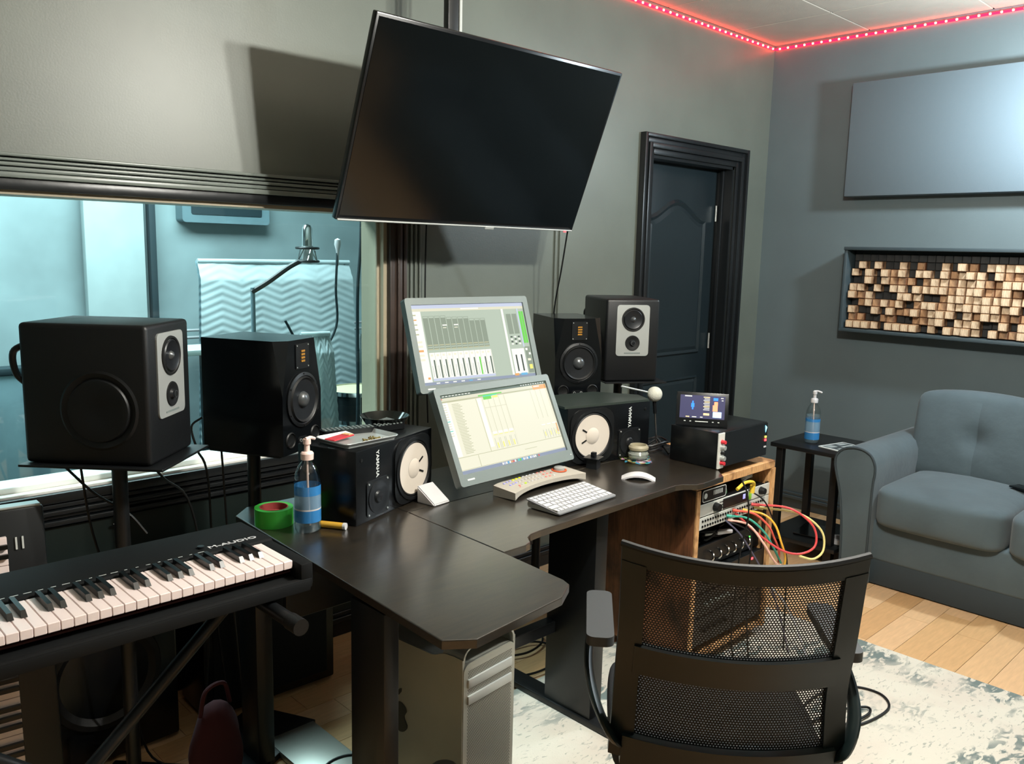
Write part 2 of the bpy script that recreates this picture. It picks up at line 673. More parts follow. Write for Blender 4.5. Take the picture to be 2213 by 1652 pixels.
# --- window: stepped casing, white sill, beige jambs, pane
def frame_rect(b, x0, x1, z0, z1, wd, y0, y1, m, sides='lrtb'):
    yc, yd = (y0 + y1) / 2, abs(y1 - y0)
    if 't' in sides:
        b.box(((x0 + x1) / 2, yc, z1 + wd / 2), (x1 - x0 + 2 * wd, yd, wd), m, bev=min(wd, yd) * 0.25, seg=2)
    if 'b' in sides:
        b.box(((x0 + x1) / 2, yc, z0 - wd / 2), (x1 - x0 + 2 * wd, yd, wd), m, bev=min(wd, yd) * 0.25, seg=2)
    if 'l' in sides:
        b.box((x0 - wd / 2, yc, (z0 + z1) / 2), (wd, yd, z1 - z0), m, bev=min(wd, yd) * 0.25, seg=2)
    if 'r' in sides:
        b.box((x1 + wd / 2, yc, (z0 + z1) / 2), (wd, yd, z1 - z0), m, bev=min(wd, yd) * 0.25, seg=2)


cs = MB()
cs.box(((WX0 + WX1) / 2, YW - 0.012, WZ1 + 0.016), (WX1 - WX0 + 0.15, 0.024, 0.032), M_trim, bev=0.004)
for k, (za, zb, d) in enumerate(((0.032, 0.048, 0.034), (0.050, 0.062, 0.026), (0.064, 0.074, 0.036), (0.078, 0.086, 0.022), (0.090, 0.10, 0.03))):
    cs.box(((WX0 + WX1) / 2, YW - d / 2, WZ1 + (za + zb) / 2), (WX1 - WX0 + 0.16, d, zb - za), M_trimlit, bev=0.003)
for k, (za, zb, d) in enumerate(((0.0, 0.03, 0.03), (0.034, 0.048, 0.022), (0.052, 0.066, 0.034), (0.07, 0.08, 0.02), (0.084, 0.10, 0.03))):
    cs.box(((WX0 + WX1) / 2, YW - d / 2, WZ0 - (za + zb) / 2), (WX1 - WX0 + 0.16, d, zb - za), M_trim, bev=0.003)
for (xa, xb, d) in ((0.0, 0.03, 0.024), (0.03, 0.05, 0.034), (0.05, 0.062, 0.02), (0.062, 0.078, 0.028)):
    cs.box((WX1 + (xa + xb) / 2, YW - d / 2, (WZ0 + WZ1) / 2), (xb - xa, d, WZ1 - WZ0 + 0.03), M_brown, bev=0.003)
window = struct(cs.obj('window_1'))
MB().box(((WX0 + WX1) / 2, YW + 0.09, WZ0 + 0.002), (WX1 - WX0, 0.20, 0.012), M_sill, bev=0.002, seg=1).obj('window_sill', window)
MB().box(((WX0 + WX1) / 2, YW + 0.03, WZ0 + 0.016), (WX1 - WX0, 0.014, 0.018), M_sill, bev=0.002, seg=1).obj('glazing_bead', window)
jb = MB()
jb.box((WX1 - 0.008, YW + 0.075, (WZ0 + WZ1) / 2), (0.016, 0.15, WZ1 - WZ0), M_jamb)
jb.box((WX1 - 0.02, YW + 0.035, (WZ0 + WZ1) / 2), (0.014, 0.014, WZ1 - WZ0), M_jamb, bev=0.003)
jb.obj('side_jamb', window)
MB().box(((WX0 + WX1) / 2, YW + 0.075, WZ1 - 0.006), (WX1 - WX0, 0.15, 0.012), M_jamb).obj('head_jamb', window)
MB().box(((WX0 + WX1) / 2, YW + 0.05, (WZ0 + WZ1) / 2), (WX1 - WX0, 0.006, WZ1 - WZ0), M_pane).obj('pane', window)

# dark board added over the wall below the window, keeps it dark
M_lowboard = mat('dark_board', '#0c1a17', 0.5)
struct(MB().box(((WX0 + WX1) / 2 + 0.03, YW - 0.006, 0.372), (WX1 - WX0 + 0.20, 0.012, 0.555), M_lowboard, bev=0.002, seg=1).obj('trim_5'))

# --- picture-frame moulding on the wall right of the window
tr = MB()
for dx in (0.0, 0.022, 0.044):
    tr.box((2.035 + dx, YW - 0.006, 1.3), (0.010, 0.012, 2.1), M_wall, bev=0.003)
struct(tr.obj('trim_1'))
tr = MB()
for dx in (0.0, 0.03):
    tr.box((2.86 + dx, YW - 0.005, 1.2), (0.008, 0.010, 2.0), M_wall, bev=0.003)
struct(tr.obj('trim_2'))

# --- door
cs = MB()
cw = 0.10
for (a, b_, d) in ((0.0, 0.03, 0.014), (0.03, 0.055, 0.03), (0.055, 0.08, 0.02), (0.08, 0.10, 0.036)):
    wd = b_ - a
    cs.box((DX0 - (a + b_) / 2, YW - d / 2, (DZ1 + b_) / 2), (wd, d, DZ1 + b_), M_trim, bev=0.003)
    cs.box((DX1 + (a + b_) / 2, YW - d / 2, (DZ1 + b_) / 2), (wd, d, DZ1 + b_), M_trim, bev=0.003)
    cs.box(((DX0 + DX1) / 2, YW - d / 2, DZ1 + (a + b_) / 2), (DX1 - DX0 + 2 * a, d, wd), M_trim, bev=0.003)
struct(cs.obj('trim_3'))
jm = MB()
jm.box((DX0 + 0.008, YW + 0.075, DZ1 / 2), (0.016, 0.15, DZ1), M_trim)
jm.box((DX1 - 0.008, YW + 0.075, DZ1 / 2), (0.016, 0.15, DZ1), M_trim)
jm.box((DX1 - 0.024, YW + 0.06, DZ1 / 2), (0.016, 0.02, DZ1), M_trim, bev=0.003)
jm.box(((DX0 + DX1) / 2, YW + 0.075, DZ1 - 0.008), (DX1 - DX0, 0.15, 0.016), M_trim)
struct(jm.obj('trim_4'))
M_door = mat('door_paint', '#1d262a', 0.3, bump=0.04, bscale=20)
dslab = MB().box(((DX0 + DX1) / 2, YW + 0.115, DZ1 / 2), (DX1 - DX0 - 0.036, 0.036, DZ1 - 0.02), M_door, bev=0.003)
door = struct(dslab.obj('door_1'))


def arch(xa, xb, z0, z1, peak, n=14):
    pts = [(xa, z0), (xb, z0)]
    for k in range(n + 1):
        t = k / n
        pts.append((xb + (xa - xb) * t, z1 + peak * (0.5 - 0.5 * cos(2 * pi * t)) if True else 0))
    return pts


def ring_prism(b, outer, inner, z0, z1, m, T):
    n = len(outer)
    vs = [(x, y, z0) for x, y in outer] + [(x, y, z1) for x, y in inner]
    fs = [(i, (i + 1) % n, n + (i + 1) % n, n + i) for i in range(n)]
    b.add(vs, fs, m, False, T)


FT = TR(0, YW + 0.097, 0) @ FACE
xm = (DX0 + DX1) / 2
for (z0, z1, pk) in ((0.93, 1.70, 0.10), (0.22, 0.80, 0.0)):
    pd = MB()
    po = arch(DX0 + 0.10, DX1 - 0.12, z0, z1, pk)
    cx_, cz_ = xm, (z0 + z1) / 2
    sc = lambda p, k: [(cx_ + (x - cx_) * (1 - k / 0.28), cz_ + (z - cz_) * (1 - k / 0.38)) for x, z in p]
    a, b1, c1, d1 = po, sc(po, 0.012), sc(po, 0.026), sc(po, 0.045)
    ring_prism(pd, a, b1, 0.0, 0.012, M_door, FT)
    ring_prism(pd, b1, c1, 0.012, 0.002, M_door, FT)
    ring_prism(pd, c1, d1, 0.002, 0.009, M_door, FT)
    pd.add([(x, z, 0.009) for x, z in d1], [tuple(range(len(d1)))], M_door, False, FT)
    pd.obj('raised_panel', door)
hg = MB()
for z in (0.28, 1.0, 1.74):
    hg.cyl((DX1 - 0.026, YW + 0.088, z - 0.045), (DX1 - 0.026, YW + 0.088, z + 0.045), 0.006, M_silver, 10)
hg.obj('hinge', door)
hd = MB().cyl((DX0 + 0.07, YW + 0.1, 0.98), (DX0 + 0.07, YW + 0.05, 0.98), 0.011, M_silver, 12)
hd.lathe([(0.0, 0.03), (0.024, 0.024), (0.028, 0.01), (0.02, -0.006), (0.0, -0.008)], M_silver, 20, TR(DX0 + 0.07, YW + 0.04, 0.98) @ OUT)
hd.obj('door_knob', door)

# ================================================================== RECORDING BOOTH BEHIND THE GLASS
BY0, BY1, BX0, BX1, BZ = YW + TH, 4.75, -1.2, 3.35, 2.5
struct(MB().box(((BX0 + BX1) / 2, BY1 + 0.05, BZ / 2), (BX1 - BX0, 0.1, BZ), M_booth).obj('wall_booth_back'))
struct(MB().box((BX0 - 0.05, (BY0 + BY1) / 2, BZ / 2), (0.1, BY1 - BY0, BZ), M_booth).obj('wall_booth_left'))
struct(MB().box((BX1 + 0.05, (BY0 + BY1) / 2, BZ / 2), (0.1, BY1 - BY0, BZ), M_booth).obj('wall_booth_right'))
struct(MB().box(((BX0 + BX1) / 2, (BY0 + BY1) / 2, -0.05), (BX1 - BX0, BY1 - BY0, 0.1), M_boothd).obj('floor_booth'))
struct(MB().box(((BX0 + BX1) / 2, (BY0 + BY1) / 2, BZ + 0.05), (BX1 - BX0, BY1 - BY0, 0.1), M_bpanel).obj('ceiling_booth'))

# pale tall panel leaning at the booth's back wall
b = MB().box((0, 0, 1.15), (0.30, 0.05, 2.3), M_bpanel, bev=0.006)
t = thing('wall_panel', 'pale tall acoustic board standing at the back of the booth behind the glass', 'panel', (1.60, 4.68, 0))
b.obj('board', t)
MB().box((0.19, -0.012, 1.15), (0.035, 0.05, 2.3), M_boothd, bev=0.004).obj('edge_strip', t)

# dark flat cabinet hung on the booth's back wall
t = thing('wall_cabinet', 'dark rounded equipment case hung high on the booth back wall', 'case', (2.22, 4.68, 1.62))
MB().prism(rrect(0.52, 0.19, 0.02), 0, 0.09, M_blanketd, TR(0, 0.07, 0.09) @ FACE).obj('body', t)
MB().prism(rrect(0.42, 0.10, 0.01), 0, 0.004, M_boothd, TR(0, -0.02, 0.09) @ FACE).obj('front_panel', t)


def blanket(name, label, loc, rz, wd, ht, flare, m, m2, amp=0.004):
    """quilted moving blanket hanging from a bar: zigzag ribs as real relief"""
    t = thing(name, label, 'blanket', loc, rz)
    nx, nz = 96, 190
    vs, fs = [], []
    for j in range(nz + 1):
        v = j / nz
        for i in range(nx + 1):
            u = i / nx
            ww = wd * (1 + flare * (1 - v))
            x_ = (u - 0.5) * ww
            z_ = v * ht
            fold = 0.035 * sin(u * 9 + v * 1.2) * (1.1 - v)
            zz = abs(((u * 4) % 1) - 0.5) * 0.09
            rib = amp * sin((z_ + zz) * 2 * pi / 0.040)
            top = 0.05 * max(0, v - 0.93) / 0.07
            vs.append((x_, -fold - rib - 0.01 + top, z_))
    for j in range(nz):
        for i in range(nx):
            a = j * (nx + 1) + i
            fs.append((a, a + 1, a + nx + 2, a + nx + 1))
    n0 = len(vs)
    vs2 = [(x, y_ + 0.03, z) for x, y_, z in vs]
    b = MB().add(vs, fs, m, True)
    b.add(vs2, [f[::-1] for f in fs], m2, True)
    b.obj('quilt', t)
    f = MB()
    f.cyl((-wd / 2, 0.035, ht), (wd / 2, 0.035, ht), 0.012, M_blanket)
    for sx in (-1, 1):
        f.cyl((sx * (wd / 2 - 0.03), 0.055, 0), (sx * (wd / 2 - 0.03), 0.045, ht), 0.011, M_greyp)
        f.box((sx * (wd / 2 - 0.03), 0.055, 0.012), (0.03, 0.24, 0.02), M_greyp)
    f.obj('support_frame', t)
    return t


blanket('moving_blanket', 'wide pale quilted moving blanket draped over a bar in the booth, behind the microphone', (2.35, 4.30, 0), radians(-3), 0.90, 1.41, 0.10, M_blanket, M_blanketd, 0.0016)
blanket('moving_blanket', 'tapered grey quilted cover with diagonal ribs, near the window right of the inner speaker', (1.92, 3.2, 0), radians(-12), 0.13, 1.12, 1.1, M_blanket, M_blanketd, 0.003)

t = thing('sound_baffle', 'long dark teal sound baffle low at the left of the recording booth', 'baffle', (0.75, 4.2, 0))
MB().box((0, 0, 0.46), (1.1, 0.08, 0.90), M_blanketd, bev=0.01).obj('padded_board', t)
MB().box((0, 0, 0.925), (1.12, 0.10, 0.03), M_boothd, bev=0.004).obj('cap_rail', t)
MB().box((0, 0, 0.012), (1.0, 0.3, 0.02), M_boothd).obj('foot', t)

# studio microphone in a shock mount on a boom stand
t = thing('studio_microphone', 'silver studio microphone in shock mount on a boom arm behind the glass', 'microphone', (2.03, 3.5, 0))
b = MB()
b.lathe([(0.0, 0.10), (0.016, 0.094), (0.024, 0.08), (0.026, 0.02), (0.026, -0.0)], M_chrome, 24, TR(0.02, 0, 1.50))
b.obj('grille', t)
MB().lathe([(0.026, 0), (0.026, -0.06), (0.02, -0.08), (0, -0.082)], M_silver, 24, TR(0.02, 0, 1.50)).obj('mic_body', t)
b = MB()
for z in (1.43, 1.49):
    b.lathe([(0.05 + 0.006 * cos(a), 0.006 * sin(a)) for a in [2 * pi * k / 8 for k in range(9)]], M_blks, 28, TR(0.02, 0, z))
for a in range(6):
    an = a * pi / 3
    b.cyl((0.02 + 0.05 * cos(an), 0.05 * sin(an), 1.43), (0.02 + 0.03 * cos(an + 0.6), 0.03 * sin(an + 0.6), 1.49), 0.003, M_chrome, 6)
b.obj('shock_mount', t)
b = MB().tube([(-0.02, 0, 1.43), (-0.08, 0, 1.40), (-0.17, 0.02, 1.335), (-0.24, 0.04, 1.29)], 0.012, M_blks)
b.obj('boom_arm', t)
b = MB().cyl((-0.235, 0.04, 0.03), (-0.235, 0.04, 1.31), 0.010, M_blanketd)
b.lathe([(0, 0.03), (0.12, 0.02), (0.13, 0), (0, 0)], M_blks, 24, TR(-0.235, 0.04, 0))
b.obj('stand', t)
t = thing('hanging_cable', 'thin white tipped cable drooping beside the booth microphone', 'cable', (0, 0, 0))
b = MB().tube([(2.21, 3.5, 1.47), (2.20, 3.5, 1.30), (2.20, 3.5, 1.12), (2.10, 3.5, 0.99), (2.0, 3.5, 1.05), (1.93, 3.5, 1.16)], 0.006, M_boothd)
b.obj('cord', t)
MB().lathe([(0, 0.05), (0.014, 0.042), (0.016, 0.02), (0.008, -0.01), (0.004, -0.08)], M_white, 16, TR(2.212, 3.5, 1.49)).obj('tip', t)
t = thing('hanging_cable', 'long dark cable running down behind the glass, right of the booth microphone', 'cable')
MB().tube([(2.02, 3.0, 2.4), (2.01, 3.0, 1.6), (1.99, 3.0, 1.3), (1.99, 3.0, 0.9), (1.98, 3.0, 0.45), (2.0, 3.0, 0.02)], 0.007, M_boothd).obj('cord', t)

# drum with stand
t = thing('snare_drum', 'snare drum with cream head standing low behind the window', 'drum', (2.20, 3.3, 0.84), radians(0))
MB().lathe([(0.15, 0.0), (0.15, -0.13)], mat('drum_shell', '#20282a', 0.25), 40).obj('shell', t)
MB().lathe([(0, 0.003), (0.145, 0.003), (0.147, -0.002)], mat('drum_head', '#e3dcb0', 0.5), 40).obj('drum_head', t)
b = MB()
for z in (0.0, -0.13):
    b.lathe([(0.150, z + 0.008), (0.157, z + 0.008), (0.157, z - 0.010), (0.150, z - 0.010)], M_chrome, 40)
for k in range(8):
    a = k * pi / 4 + 0.2
    b.cyl((0.158 * cos(a), 0.158 * sin(a), 0.005), (0.158 * cos(a), 0.158 * sin(a), -0.135), 0.004, M_chrome, 8)
b.obj('hoop_and_lugs', t)
b = MB().cyl((0, 0, -0.83), (0, 0, -0.16), 0.012, M_chrome)
for k in range(3):
    a = k * 2 * pi / 3
    b.cyl((0, 0, -0.5), (0.22 * cos(a), 0.22 * sin(a), -0.832), 0.008, M_chrome, 8)
    b.cyl((0, 0, -0.2), (0.14 * cos(a), 0.14 * sin(a), -0.14), 0.006, M_chrome, 8)
b.obj('stand', t)
t = thing('cymbal_stand', 'chrome cymbal stand arm with a wing nut beside the booth drum', 'stand', (2.52, 3.42, 0))
b = MB().cyl((0, 0, 0), (0, 0, 0.95), 0.011, M_chrome)
b.cyl((0, 0, 0.95), (-0.24, -0.02, 1.07), 0.008, M_chrome)
for k in range(3):
    a = k * 2 * pi / 3 + 0.4
    b.cyl((0, 0, 0.4), (0.25 * cos(a), 0.25 * sin(a), 0.005), 0.008, M_chrome, 8)
b.obj('tripod', t)
b = MB().cyl((-0.24, -0.02, 1.09), (-0.24, -0.02, 1.02), 0.014, M_chrome)
b.cyl((-0.24, -0.02, 1.03), (-0.20, -0.02, 0.93), 0.01, M_chrome)
b.obj('felt_clamp', t)
t = thing('rail', 'long thin white rail running across the booth at bench height', 'rail', (2.62, 4.62, 1.0))
b = MB()
b.cyl((-0.75, 0, 0.02), (0.75, 0, 0.02), 0.008, M_white, 10)
b.cyl((-0.68, 0, -0.02), (0.70, 0, -0.02), 0.008, M_white, 10)
b.obj('bars', t)
b = MB()
for sx in (-1, 1):
    b.cyl((sx * 0.7, 0.02, -1.0), (sx * 0.7, 0.02, 0.02), 0.01, M_boothd, 8)
    b.box((sx * 0.7, 0.02, -0.99), (0.04, 0.14, 0.02), M_boothd)
b.obj('upright', t)
t = thing('work_shelf', 'pale narrow shelf standing at the booth wall behind the big left speaker', 'shelf', (1.42, 3.75, 0))
MB().box((0, 0, 1.02), (0.62, 0.22, 0.025), M_bpanel, bev=0.004).obj('board', t)
b = MB()
for sx in (-1, 1):
    b.box((sx * 0.27, 0, 0.505), (0.03, 0.2, 1.005), M_boothd)
b.obj('side_support', t)

# ================================================================== WALL ITEMS
# acoustic panel, wood diffuser
t = thing('acoustic_panel', 'large plain grey fabric acoustic panel high on the right wall', 'panel', (XW, 1.42, 1.835))
MB().box((-0.05, 0, 0.30), (0.10, 1.49, 0.60), M_panelf, bev=0.006).obj('fabric_face', t)
MB().box((-0.006, 0, 0.30), (0.010, 1.40, 0.52), M_panels).obj('backing_frame', t)

t = thing('wood_diffuser', 'framed wooden block sound diffuser above the sofa', 'diffuser', (XW, 1.45, 1.11))
dl = 1.34
b = MB()
b.box((-0.07, 0, 0.445), (0.14, dl, 0.018), M_art, bev=0.003)
b.box((-0.065, 0, 0.0), (0.13, dl, 0.018), M_art, bev=0.003)
for s in (-1, 1):
    b.box((-0.065, s * (dl / 2 - 0.009), 0.2225), (0.13, 0.018, 0.428), M_art, bev=0.003)
b.obj('frame', t)
MB().box((-0.01, 0, 0.2225), (0.018, dl - 0.036, 0.43), M_art).obj('backboard', t)
bw, bw_z = 0.0425, 0.0405
ncol, nrow = 30, 10
blk = {}
for (k, m_, rim) in (('a', M_blk_a, M_blk_b), ('b', M_blk_b, M_rackside), ('c', M_blk_c, M_blk_c)):
    for d in (0.03, 0.045, 0.06, 0.075, 0.09):
        o = MB().box((-d / 2, 0, 0), (d, bw - 0.0012, bw_z - 0.0012), rim, bev=0.002, seg=1)
        o.box((-d, 0, 0), (0.0012, bw - 0.007, bw_z - 0.007), m_)
        me = o.obj('wood_block')
        blk[(k, d)] = me.data
        bpy.data.objects.remove(me)
y0 = dl / 2 - 0.028 - bw / 2
rr = random.Random(3)
for j in range(nrow):
    for i in range(ncol):
        q = rr.random()
        k = 'a' if q < 0.56 else ('b' if q < 0.76 else 'c')
        if j == nrow - 1:
            k = 'c'
        d = rr.choice((0.06, 0.075, 0.09)) if k == 'a' else (rr.choice((0.045, 0.06)) if k == 'b' else 0.03)
        o = bpy.data.objects.new('wood_block', blk[(k, d)])
        C.objects.link(o)
        o.parent = t
        o.location = (-0.02, y0 - i * bw, 0.014 + bw_z / 2 + j * bw_z)

# LED strips
def led_strip(name, label, p0, p1, n, nrm):
    p0, p1 = Vector(p0), Vector(p1)
    t = thing(name, label, 'led strip', tuple(p0), 0)
    d = p1 - p0
    b = MB()
    q = Matrix((d.normalized(), nrm, d.normalized().cross(nrm))).transposed().to_4x4()
    b.box((d.length / 2, 0, 0), (d.length, 0.004, 0.011), M_ledstrip, q)
    b.obj('tape', t)
    lm = MB().box((0, 0, 0), (0.010, 0.007, 0.010), M_led, bev=0.002, seg=1).obj('led')
    me = lm.data
    bpy.data.objects.remove(lm)
    for i in range(n):
        o = bpy.data.objects.new('led', me)
        C.objects.link(o)
        o.parent = t
        o.location = tuple(d * ((i + 0.5) / n) + nrm * 0.004)
        o.rotation_euler = q.to_euler()
    return t


led_strip('led_strip', 'glowing red led strip along the ceiling edge of the window and door wall', (XW - 0.01, YW - 0.006, ZC - 0.022), (2.55, YW - 0.006, ZC - 0.022), 38, Vector((0, -1, 0)))
led_strip('led_strip', 'glowing red led strip along the ceiling edge above the sofa wall', (XW - 0.006, YW - 0.012, ZC - 0.022), (XW - 0.006, 0.55, ZC - 0.022), 42, Vector((-1, 0, 0)))

# television on a ceiling pole
t = thing('television', 'large flat black television hung from the ceiling and tilted down', 'television', (2.045, 2.247, 1.879), 0, rx=radians(21.6))
TWd, THt = 1.12, 0.633
MB().box((0, 0.012, 0), (TWd, 0.024, THt), M_bezel, bev=0.004).obj('bezel', t)
MB().box((0, -0.0008, 0.003), (TWd - 0.02, 0.002, THt - 0.028), M_screenoff).obj('screen', t)
MB().box((0, 0.045, -0.06), (TWd * 0.62, 0.05, THt * 0.6), M_blk2, bev=0.015).obj('rear_housing', t)
MB().box((0, -0.002, -THt / 2 + 0.002), (TWd - 0.01, 0.006, 0.006), M_silver, bev=0.002, seg=1).obj('lower_trim', t)
MB().box((0.10, -0.004, -THt / 2 - 0.002), (0.045, 0.006, 0.012), M_silver, bev=0.002, seg=1).obj('badge', t)
MB().box((TWd / 2 - 0.045, -0.003, -THt / 2 - 0.002), (0.012, 0.004, 0.006), M_ledred).obj('standby_light', t)
t = thing('ceiling_mount', 'black ceiling pole bracket holding the television', 'tv mount', (1.95, 2.36, 0))
b = MB().box((0, 0, 2.32), (0.045, 0.028, 0.80), M_blks, bev=0.003)
b.obj('pole', t)
MB().box((0.032, -0.01, 2.40), (0.012, 0.012, 0.62), M_silver, bev=0.002, seg=1).obj('inner_rail', t)
MB().box((0, 0, 2.709), (0.2, 0.14, 0.02), M_blks, bev=0.004).obj('ceiling_plate', t)
MB().box((0.09, -0.01, 1.90), (0.36, 0.02, 0.20), M_blks, T=TR(0, 0.02, 0), bev=0.003).obj('mount_bracket', t)
# TV leads down the wall
t = thing('power_lead', 'thin black lead hanging down the wall from the television middle', 'cable')
MB().tube([(2.08, 2.62, 2.0), (2.085, 2.66, 1.6), (2.09, 2.67, 1.2), (2.10, 2.66, 0.8)], 0.0035, M_cable, 6).obj('cord', t)
t = thing('power_lead', 'thin black lead hanging from the television right end to the speakers', 'cable')
MB().tube([(2.60, 2.38, 1.60), (2.63, 2.44, 1.42), (2.66, 2.5, 1.26), (2.70, 2.55, 1.05), (2.72, 2.58, 0.8)], 0.0035, M_cable, 6).obj('cord', t)

# ================================================================== DESK
DZ = 0.75
t = thing('studio_desk', 'large black laminate corner desk carrying the monitors and speakers', 'desk', (0, 0, 0))
wing = [(1.031, 2.165), (0.981, 1.194), (1.036, 1.153), (1.312, 1.183), (1.378, 1.222), (1.388, 1.25), (1.4035, 1.468), (1.418, 1.885), (1.418, 2.22), (1.09, 2.22)]
ctr = [(1.4055, 1.469), (1.485, 1.470), (1.508, 1.478), (1.53, 1.508), (1.555, 1.522), (1.60, 1.528), (2.262, 1.556), (2.296, 1.547), (2.332, 1.516), (2.36, 1.512), (2.49, 1.519), (2.549, 1.578), (2.556, 1.60), (2.562, 1.80), (2.74, 1.84), (2.745, 1.90), (1.420, 1.885)]
bck = [(1.4195, 1.8875), (2.745, 1.9025), (2.745, 2.13), (2.62, 2.22), (1.4195, 2.22)]
for nm, p in (('wing_top', wing), ('centre_top', ctr), ('rear_top', bck)):
    b = MB()
    bm = bmesh.new()
    vs = [bm.verts.new((x, y_, DZ - 0.019)) for x, y_ in p]
    f = bm.faces.new(vs)
    r = bmesh.ops.extrude_face_region(bm, geom=[f])
    for v in r['geom']:
        if isinstance(v, bmesh.types.BMVert):
            v.co.z = DZ
    bmesh.ops.recalc_face_normals(bm, faces=bm.faces[:])
    te = [e for e in bm.edges if all(abs(v.co.z - DZ) < 1e-5 for v in e.verts)]
    bmesh.ops.bevel(bm, geom=te, offset=0.0022, segments=2, profile=0.5, affect='EDGES')
    bm.verts.index_update()
    b.add([tuple(v.co) for v in bm.verts], [tuple(v.index for v in f.verts) for f in bm.faces], M_desk)
    bm.free()
    b.obj(nm, t)
for (x, y_, sx, sy) in ((1.022, 1.48, 0.04, 0.13), (1.06, 2.12, 0.05, 0.1), (1.95, 1.70, 0.055, 0.20), (2.35, 2.1, 0.05, 0.05)):
    MB().box((x, y_, 0.375), (sx, sy, 0.69), M_blk2, bev=0.003).obj('leg', t)
MB().box((1.55, 1.98, 0.60), (0.95, 0.02, 0.22), M_blk2, bev=0.002, seg=1).obj('modesty_panel', t)
MB().box((1.66, 1.78, 0.29), (0.56, 0.04, 0.04), M_blk2, bev=0.002, seg=1).obj('crossbar', t)
MB().box((1.03, 1.76, 0.016), (0.06, 0.84, 0.03), M_blk2, bev=0.003).obj('foot_rail', t)
MB().box((1.95, 1.80, 0.020), (0.07, 0.60, 0.020), M_blk2, bev=0.003).obj('foot_rail', t)
tag(MB().box((1.20, 2.04, 0.012), (0.16, 0.30, 0.022), M_alu, bev=0.004).obj('foot_plate', t), 'bare aluminium foot plate')
for x, y_ in ((1.60, 1.54), (2.2, 1.6)):
    pass

# ================================================================== SPEAKERS
def white_driver(b_parent, x, z, r, y0):
    """white cone woofer"""
    pass


def nearfield(label, loc, rz, flip):
    """two-way speaker lying on its side, white cone; flip=1 woofer right, -1 woofer left"""
    t = thing('nearfield_speaker', label, 'speaker', loc, rz, 'white cone nearfield speakers')
    w_, d_, h_ = 0.382, 0.199, 0.208
    MB().box((0, 0, h_ / 2), (w_, d_, h_), M_black, bev=0.003).obj('cabinet', t)
    F = TR(0, -d_ / 2, 0)
    wx, tx = flip * 0.083, -flip * 0.094
    zc = h_ / 2
    b = MB()
    b.prism(rrect(0.196, 0.196, 0.05), 0, 0.006, M_blks, F @ TR(wx, 0, zc) @ FACE)
    b.lathe([(0.094, 0.006), (0.094, 0.010), (0.086, 0.011), (0.083, 0.006)], M_blks, 48, F @ TR(wx, 0, zc) @ OUT)
    b.obj('woofer_frame', t)
    MB().lathe([(0.084, 0.007), (0.080, 0.0105), (0.076, 0.007)], M_rub, 48, F @ TR(wx, 0, zc) @ OUT).obj('surround', t)
    cn = MB().lathe([(0.0765, 0.0075), (0.060, 0.0068), (0.030, 0.0062)], M_cone, 48, F @ TR(wx, 0, zc) @ OUT)
    cn.lathe([(0.030, 0.0066), (0.027, 0.008), (0.02, 0.0105), (0.01, 0.012), (0.0, 0.0122)], M_cone, 32, F @ TR(wx, 0, zc) @ OUT)
    cn = cn.obj('cone', t)
    b = MB()
    for a in (150, 205) if flip < 0 else (30, -22):
        a = radians(a)
        A = F @ TR(wx + 0.042 * cos(a), -0.0078, zc + 0.042 * sin(a)) @ Matrix.Rotation(-a, 4, 'Y')
        b.box((0, 0, 0), (0.022, 0.002, 0.0045), M_rub, A)
    b.obj('voice_coil_lead', cn)
    b = MB()
    b.prism(rrect(0.104, 0.104, 0.012), 0, 0.0035, M_blks, F @ TR(tx, 0, zc - 0.042) @ FACE)
    b.lathe([(0.046, 0.0035), (0.046, 0.006), (0.041, 0.006), (0.036, 0.0045), (0.020, 0.0040)], M_darkcone, 40, F @ TR(tx, 0, zc - 0.042) @ OUT)
    b.lathe([(0.018, 0.0040), (0.014, 0.009), (0.0, 0.012)], M_darkcone, 24, F @ TR(tx, 0, zc - 0.042) @ OUT)
    tw = b.obj('tweeter', t)
    b = MB()
    for a in range(4):
        an = pi / 4 + a * pi / 2
        b.cyl((tx + 0.062 * cos(an), -d_ / 2 - 0.0034, zc - 0.042 + 0.062 * sin(an)), (tx + 0.062 * cos(an), -d_ / 2 - 0.0055, zc - 0.042 + 0.062 * sin(an)), 0.0028, M_silver, 10)
    b.obj('screw', tw)
    sd = -1 if flip > 0 else 1
    R_ = Matrix.Rotation(radians(-90 if flip > 0 else 90), 4, 'Z')
    text('brand_lettering', 'YAMAHA', 0.0185, M_silvpaint, t, F @ TR(tx, -0.0008, zc + 0.052) @ FACE @ R_, 0.0004, bold=0.0004)
    b = MB().lathe([(0, 0.002), (0.005, 0.002), (0.005, 0)], M_jack, 12, F @ TR(-flip * 0.168, 0, h_ - 0.028) @ OUT)
    b.obj('grille_socket', t)
    return t


nearfield('white cone speaker on its side at the left desk end, tray and remotes on top', (1.378, 2.026, DZ), radians(19.7), 1)
nearfield('white cone speaker lying on its side right of the lower monitor, under a black board', (2.36, 2.005, DZ), radians(-11), -1)
# board on top of the right one
t = thing('shelf_board', 'flat black board resting on the right white cone speaker', 'board', (2.36, 2.02, DZ + 0.208), radians(-11))
MB().prism([(-0.20, -0.11), (0.185, -0.115), (0.215, -0.02), (0.10, 0.11), (-0.20, 0.11)], 0, 0.008, mat('board_grey', '#2f3733', 0.28)).obj('board', t)


